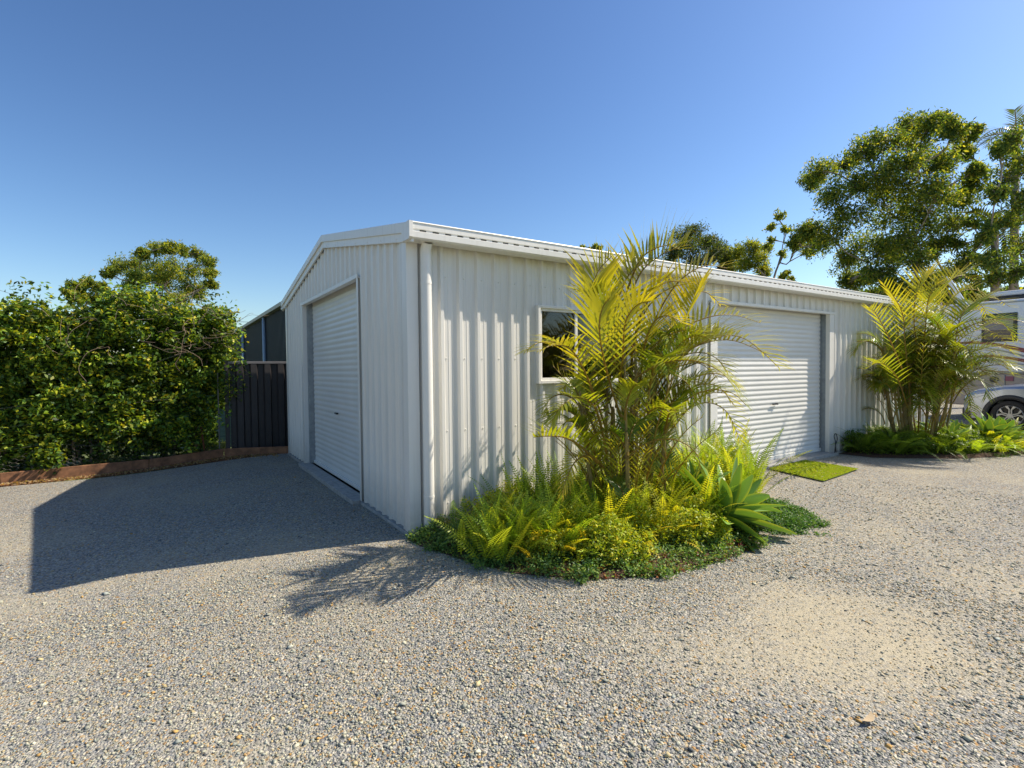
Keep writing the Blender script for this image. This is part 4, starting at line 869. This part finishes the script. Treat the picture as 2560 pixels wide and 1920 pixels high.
B=blobs(sm_,40,.5,9); b0=atD(1283,720,40); tree('small_treetop',basez(b0),B,'tiny treetop peeping over the roof left of the near palm',per=160,L=.2,Wd=.07,cols=EUC,probs=[3,4,1,1,1],tr=.1,seed=11)
el=[(255,580,22),(235,590,14),(285,565,24),(310,548,16),(340,538,18),(365,535,16),(395,542,16),(425,550,18),(450,565,18),(450,590,14),(420,590,24),(380,580,28),(340,575,28),(300,595,24),(350,610,26),(400,620,26),(455,612,14),(290,620,22),(270,645,22),(330,645,24),(385,645,24),(430,630,22),(300,600,22),(455,590,14),(365,600,26)]
B=blobs(el,42,3,10); b0=atD(365,720,42); tree('gum_tree',basez(b0),B,'broad olive gum tree rising beyond the hedge on the left',per=1000,L=.2,Wd=.065,cols=EUC,probs=[3,4,2,2,1.4],tr=.35,seed=12)
el2=[(165,618,16),(190,612,16),(215,620,16),(150,632,14),(200,640,20),(235,640,16),(170,645,20)]
B=blobs(el2,46,2,11); b0=atD(185,720,46); tree('gum_tree',basez(b0),B,'low rounded gum crown just above the hedge left of the broad gum',per=420,L=.3,Wd=.1,cols=EUC,probs=[3,4,2,2,1.4],tr=.25,seed=13)
# thicket behind the motorhome and far tree line
tk=[(1840+k*32,640+8*math.sin(k*2.2),20) for k in range(14)]
B=blobs(tk,38,2,12); b0=atD(2050,760,38); tree('thicket_tree',basez(b0),B,'dark low thicket behind the motorhome roof',per=600,L=.26,Wd=.1,cols=EUC,probs=[3,2,.5,5,0],tr=.2,seed=14)
# crown palm poking out behind the right tree
q=np.random.default_rng(40); c=atD(2195,296,34); root=empty('feather_palm',(c[0],c[1],-.1),'dark feather palm head poking above the right hand gum tree','palm')
MB().tube([(c[0],c[1],-.1),tuple(c)],[.2,.13],10).build('trunk',M_bark,root,smooth=True)
for k in range(13): gfrond(c,k*2.4,q.uniform(.3,1.2),1.9,q.uniform(.9,1.8),Lmax=.55,n=22,q=q,green=(.05,.09,.03),gold=(.1,.12,.03),goldness=.1,w=.035,rad=.03,parent=root,segs=4,droop=.4)
c=atD(2150,500,31); root=empty('feather_palm',(c[0],c[1],-.1),'drooping dark palm head in the gap between the right hand gum trees','palm')
MB().tube([(c[0],c[1],-.1),tuple(c)],[.18,.12],10).build('trunk',M_bark,root,smooth=True)
for k in range(11): gfrond(c,k*2.4,q.uniform(.0,1.0),2.2,q.uniform(1.2,2.2),Lmax=.6,n=24,q=q,green=(.03,.06,.02),gold=(.1,.12,.03),goldness=.1,w=.06,rad=.03,parent=root,segs=4,droop=.4)
# far tree line seen through gaps
mbq=np.random.default_rng(50); n=30000
az=np.radians(mbq.uniform(-60,150,n)); rr=mbq.uniform(75,95,n); x=CAM[0]+rr*np.cos(az); y=CAM[1]+rr*np.sin(az); hh=(3.0+1.5*np.sin(az*17)+1.0*np.sin(az*41))*mbq.random(n)
V,Fq,cc=leaves(np.stack([x,y,hh],1),1.3,.7,mbq,col=palette(n,EUC,[3,3,1,4,0],mbq)); tag(npmesh('distant_trees',V,Fq,M_tleaf,cc),'far off belt of trees along the horizon','tree line',kind='stuff')
# power line
a=atD(400,692,60); b=atD(700,700,60); tag(MB().tube([a+(a-b)*1.0,a,b,b+(b-a)*2],.02,4).build('power_line',M_black),'thin overhead power line left of the cream shed','power line')
# ------------------------------------------------------------------ motorhome
M_rv=mat('white_gelcoat',(.66,.68,.70),.25,var=.03,coat=.3); M_red=mat('dark_red_stripe',(.22,.03,.035),.3); M_grey=mat('grey_stripe',(.25,.27,.28),.3); M_beige=mat('beige_skirt',(.45,.38,.30),.4); M_rvglass=mat('tinted_glass',(.03,.025,.025),.08,spec=.6); M_mar=mat('maroon_vent',(.35,.10,.13),.5)
RX=17.0; yL=atX(2035,800,RX)[1]; yR=yL-7.6
rv=empty('motorhome',(RX+1.2,(yL+yR)/2,0),'white motorhome with dark red and grey stripes parked behind the silver car','motorhome')
def Z(py,px=2190): return atX(px,py,RX)[2]
def Yv(px,py=760): return atX(px,py,RX)[1]
zr=Z(645,2200); zs=Z(808)
MB().box((RX,yR,zs),(RX+2.35,yL,zr)).build('body',M_rv,rv,bevel=.06)
MB().box((RX+.02,yR+.05,.38),(RX+2.3,yL-.05,zs-.004)).build('skirt',M_beige,rv,bevel=.03)
MB().box((RX-.015,yR+.1,zr-.09),(RX-.001,yL-.1,zr-.06)).box((RX-.012,yR+.1,Z(806)),(RX-.001,yL-.1,Z(803))).build('trim_rail',M_grey,rv)
def swoosh(pa,off,th,m,name):
    mb=MB(); P=crom([atX(px,py,RX) for px,py in pa],24); vs=[]
    for i,p in enumerate(P):
        t=th*(.35+.65*i/23); vs+=[(RX-off,p[1],p[2]+t/2),(RX-off,p[1],p[2]-t/2),(RX-.0005,p[1],p[2]+t/2),(RX-.0005,p[1],p[2]-t/2)]
    fs=[]
    for i in range(23): fs+=[(4*i,4*i+1,4*i+5,4*i+4),(4*i,4*i+4,4*i+6,4*i+2),(4*i+1,4*i+3,4*i+7,4*i+5)]
    mb.add(vs,fs).build(name,m,rv)
swoosh([(2060,742),(2110,740),(2160,746),(2212,757),(2280,775),(2350,800)],.004,.16,M_red,'red_stripe')
swoosh([(2060,750),(2110,750),(2160,757),(2212,769),(2280,788),(2350,812)],.0035,.07,M_grey,'grey_stripe')
swoosh([(2075,775),(2110,770),(2150,770),(2212,779),(2280,795),(2350,815)],.0045,.12,M_red,'red_stripe')
swoosh([(2075,781),(2110,778),(2150,780),(2212,788),(2280,803),(2350,820)],.003,.06,M_grey,'grey_stripe')
swoosh([(2090,793),(2130,800),(2160,803),(2180,804)],.004,.05,M_red,'red_stripe')
wa,wb=Yv(2120),Yv(2197); za,zb_=Z(738,2160),Z(677,2160)
win=MB().box((RX-.03,wb,za),(RX-.002,wa,zb_)).build('window',M_black,rv,bevel=.05)
MB().box((RX-.036,wb+.06,za+.06),(RX-.031,wa-.06,zb_-.06)).build('pane',M_rvglass,win,bevel=.002)
MB().box((RX-.0375,wb+.08,za+.32),(RX-.0362,wa-.08,za+.62)).build('blind',mat('beige_blind',(.30,.26,.23),.7),win)
MB().box((RX-.02,Yv(2335),Z(775)),(RX-.002,Yv(2250),Z(680))).build('door',M_rv,rv,bevel=.02)
p=atX(2147,820,RX); MB().tube([(RX-.02,p[1],p[2]),(RX+.05,p[1],p[2])],.09,16).build('filler_cap',M_black,rv)
MB().box((RX-.012,Yv(2189,820),Z(823)),(RX+.019,Yv(2172,820),Z(813))).build('vent',M_mar,rv)
MB().box((RX-.004,Yv(2171,820),zs-.3),(RX+.019,Yv(2169,820),zs-.02)).box((RX-.004,yR+.2,zs-.32),(RX+.019,yL-.3,zs-.30)).build('locker_seam',M_grey,rv)
# roof gear
p=atX(2140,640,RX+.5); MB().box((RX+.35,p[1]-2.6,zr),(RX+1.3,p[1],zr+.14)).build('roof_unit_base',M_black,rv,bevel=.03)
MB().box((RX+.3,p[1]-2.65,zr+.14),(RX+1.35,p[1]+.03,zr+.27)).build('air_conditioner',M_rv,rv,bevel=.05)
pa_=atX(2082,646,RX+.6); pb_=atX(2047,598,RX+.6); yy=np.array([pa_[1],pb_[1]]); 
MB().prism([(pa_[1]-.10,zr-.02),(pa_[1]+.10,zr-.02),(pb_[1]+.07,pb_[2]-.02),(pb_[1]+.02,pb_[2]+.03),(pb_[1]-.06,pb_[2]-.04)],lambda y,z:(RX+.6,y,z),lambda y,z:(RX+.66,y,z)).build('satellite_mount',M_rv,rv,bevel=.01)
def wheel(parent,c,r,wd,face,spokes=5,name='wheel'):
    # axis along x, face = outward sign
    mb=MB(); prof=[(r*.66,-wd/2+.02),(r*.72,-wd/2),(r*.92,-wd/2+.005),(r*.985,-wd/2+.03),(r,-wd/2+.06),(r,wd/2-.06),(r*.985,wd/2-.03),(r*.92,wd/2-.005),(r*.72,wd/2),(r*.66,wd/2-.02)]
    n=48; vs=[];fs=[]
    for i in range(n):
        a=2*math.pi*i/n
        for rr,o in prof: vs.append((c[0]+o,c[1]+rr*math.cos(a),c[2]+rr*math.sin(a)))
    m=len(prof)
    for i in range(n):
        for j in range(m): fs.append((i*m+j,((i+1)%n)*m+j,((i+1)%n)*m+(j+1)%m,i*m+(j+1)%m))
    W=mb.add(vs,fs).build(name,mat('tyre_rubber',(.02,.02,.021),.75),parent,smooth=True)
    xo=c[0]+face*(wd/2-.015); rm=MB()
    P=[]
    for i in range(n): a=2*math.pi*i/n; ca,sa=math.cos(a),math.sin(a); P+= [(xo,c[1]+r*.67*ca,c[2]+r*.67*sa),(xo+face*.008,c[1]+r*.645*ca,c[2]+r*.645*sa),(xo-face*.02,c[1]+r*.61*ca,c[2]+r*.61*sa)]
    rm.add(P,[(3*i+j,3*((i+1)%n)+j,3*((i+1)%n)+j+1,3*i+j+1) for i in range(n) for j in range(2)])
    for k in range(spokes):
        a0=2*math.pi*k/spokes+.35
        for s in (-1,1):
            def pp(rad,an,x): return (x,c[1]+rad*math.cos(an),c[2]+rad*math.sin(an))
            a=a0; X=xo+face*.004; Xb=xo-face*.03
            q4=[(r*.12,a+s*.25),(r*.16,a+s*.62),(r*.40,a+s*.20),(r*.645,a+s*.44),(r*.645,a+s*.20),(r*.40,a+s*.05)]
            n6=len(q4); vs=[pp(rd,an,X) for rd,an in q4]+[pp(rd,an,Xb) for rd,an in q4]
            rm.add(vs,[tuple(range(n6)),tuple(range(2*n6-1,n6-1,-1))]+[(i,i+n6,(i+1)%n6+n6,(i+1)%n6) for i in range(n6)])
    rm.tube([(xo-face*.03,c[1],c[2]),(xo+face*.006,c[1],c[2])],r*.15,20)
    rm.build('rim',mat('alloy',(.55,.54,.52),.3,metal=.5),W)
    MB().tube([(xo-face*.07,c[1],c[2]),(xo-face*.045,c[1],c[2])],r*.63,32).build('brake_backing',M_black,W)
    return W
for y in (yL-1.2,yR+1.8): wheel(rv,(RX+.15,y,.38),.38,.24,-1,spokes=6)
# ------------------------------------------------------------------ silver car, nose towards +Y
CX=14.35; wc=atX(2181,891,CX); WR=.36; wz=WR+float(gz(CX,wc[1]))
car=empty('silver_suv',(CX+.9,wc[1]-1.4,-.03),'silver station wagon car with black wheel arches parked in front of the motorhome','car')
yF=wc[1]+.93
M_car=mat('silver_blue_paint',(.36,.40,.46),.28,metal=.55,var=.02,coat=.8); M_clad=mat('black_cladding',(.03,.031,.034),.6)
HWd=.93
def arch(l,c,r): 
    return math.sqrt(max(0,r*r-(l-c)**2))
Ls=sorted(set([0,.02,.06,.12,.2,.3,.4,.48]+list(np.round(np.linspace(.5,1.36,24),3))+[1.45,1.7,2.1,2.5,2.9,3.1]+list(np.round(np.linspace(3.2,4.06,24),3))+[4.2,4.4,4.6,4.7,4.75]))
def bot(l):
    z=.27
    for c in (.93,3.63):
        if abs(l-c)<.44: z=max(z,WR+arch(l,c,.44)-.01)
    return z
def belt(l): return float(np.interp(l,[0,.08,.3,.8,1.4,2,3.5,4.6,4.75],[.62,.78,.89,.985,1.03,1.06,1.10,1.12,1.05]))
def half(l): return float(np.interp(l,[0,.05,.15,.35,.8,4.2,4.6,4.75],[.60,.72,.82,.89,HWd,HWd,.88,.80]))
def topz(l): return float(np.interp(l,[0,.08,.3,.8,1.35,1.5,2.15,2.6,3.8,4.3,4.7,4.75],[.70,.84,.97,1.07,1.12,1.15,1.60,1.66,1.63,1.58,1.15,1.05]))
def tophalf(l): return float(np.interp(l,[0,1.35,2.1,4.2,4.75],[.55,.66,.56,.54,.6]))
Z0=float(gz(CX,wc[1]))
V=[];rows=0
def section(l):
    b,t,hw=bot(l),belt(l),half(l); s=[]
    for v in (0,.25,.5,.75,.92,1): z=b+(t-b)*v; s.append((hw*(.985+.015*math.sin(math.pi*min(1,(z-.3)/.8)))-(.02 if v==1 else 0)-(.03*(1-v) if l<.2 else 0),z))
    tz,th=topz(l),tophalf(l); s.append((hw*.5+th*.5 if tz-t>.3 else hw*.93,t+(tz-t)*.45)); s.append((th*(.97 if tz-t>.3 else 1.15),t+(tz-t)*.88)); s.append((th*.5,tz)); s.append((0,tz+.01)); return s
secs=[section(l) for l in Ls]; ns=len(secs[0]); vs=[];fs=[];ms=[]
for sgn in (-1,1):
    o=len(vs)
    for l,sx in zip(Ls,secs):
        for hw,z in sx: vs.append((CX+HWd+sgn*hw,yF-l,z+Z0))
    for i in range(len(Ls)-1):
        for j in range(ns-1):
            a=o+i*ns+j; lm=(Ls[i]+Ls[i+1])/2
            gl=1 if (5<=j<=6 and 1.5<lm<4.3) or (j>=6 and (1.5<lm<2.15 or lm>4.3)) else 0
            fs.append((a,a+ns,a+ns+1,a+1)); ms.append(gl)
# front and tail closers
for i in (0,len(Ls)-1):
    ring=[i*ns+j for j in range(ns)]+[len(Ls)*ns+i*ns+j for j in range(ns-2,-1,-1)]; fs.append(tuple(ring)); ms.append(0)
mb=MB(); mb.v=vs; mb.f=fs; mb.m=ms; mb.build('body',[M_car,M_rvglass],car,smooth=False)
MB().box((CX+.1,yF-4.6,.2+Z0),(CX+1.76,yF-.1,.42+Z0)).build('underbody',M_black,car)
for l in (.93,3.63):
    for side,x0 in ((-1,CX),(1,CX+2*HWd)):
        mb=MB(); N=20; vs=[]
        for k in range(N+1):
            a=math.pi*(-.08+1.16*k/N); 
            for rr,dx in ((.385,.03),(.385,-.012),(.43,-.018),(.485,-.014),(.49,.02)): vs.append((x0-side*dx*1.0 if side<0 else x0-dx*-1*-1,yF-l+rr*math.cos(a)*1.02,WR+Z0+rr*math.sin(a)))
        if side>0: vs=[(2*x0-v[0] if False else v[0],v[1],v[2]) for v in vs]
        mb.add([(x0+( -(.012) if side<0 else .012)+(v[0]-x0)*0+([.03,-.0,-.006,-.002,.03][i%5])*(1 if side<0 else -1),v[1],v[2]) for i,v in enumerate(vs)],[(5*k+j,5*k+5+j,5*k+6+j,5*k+1+j) for k in range(N) for j in range(4)])
        mb.build('wheel_arch',M_clad,car,smooth=True)
        wheel(car,(x0+(.12 if side<0 else -.12),yF-l,wz),WR,.22,side)
MB().box((CX-.01,yF-3.1,.25+Z0),(CX+.04,yF-1.45,.42+Z0)).build('sill_cladding',M_clad,car,bevel=.01)
MB().box((CX+.33,yF-.06,.25+Z0),(CX+1.53,yF+.03,.5+Z0)).build('bumper',M_clad,car,bevel=.03)
hl=[(.10,.70),(.20,.80),(.42,.865),(.62,.90),(.46,.82),(.30,.76)]
mb=MB(); 
mb.prism(hl,lambda l,z:(CX+HWd-half(l)-.008,yF-l,z+Z0),lambda l,z:(CX+HWd-half(l)+.05,yF-l,z+Z0)); mb.build('headlight',mat('headlight_lens',(.45,.47,.48),.1,metal=.3),car)
mb=MB(); mb.prism(hl,lambda l,z:(CX+HWd+half(l)+.008,yF-l,z+Z0),lambda l,z:(CX+HWd+half(l)-.05,yF-l,z+Z0)); mb.build('headlight',mat('headlight_lens',(.45,.47,.48),.1,metal=.3),car)
MB().box((CX-.18,yF-1.75,1.0+Z0),(CX-.0,yF-1.6,1.14+Z0)).build('mirror',M_car,car,bevel=.03)
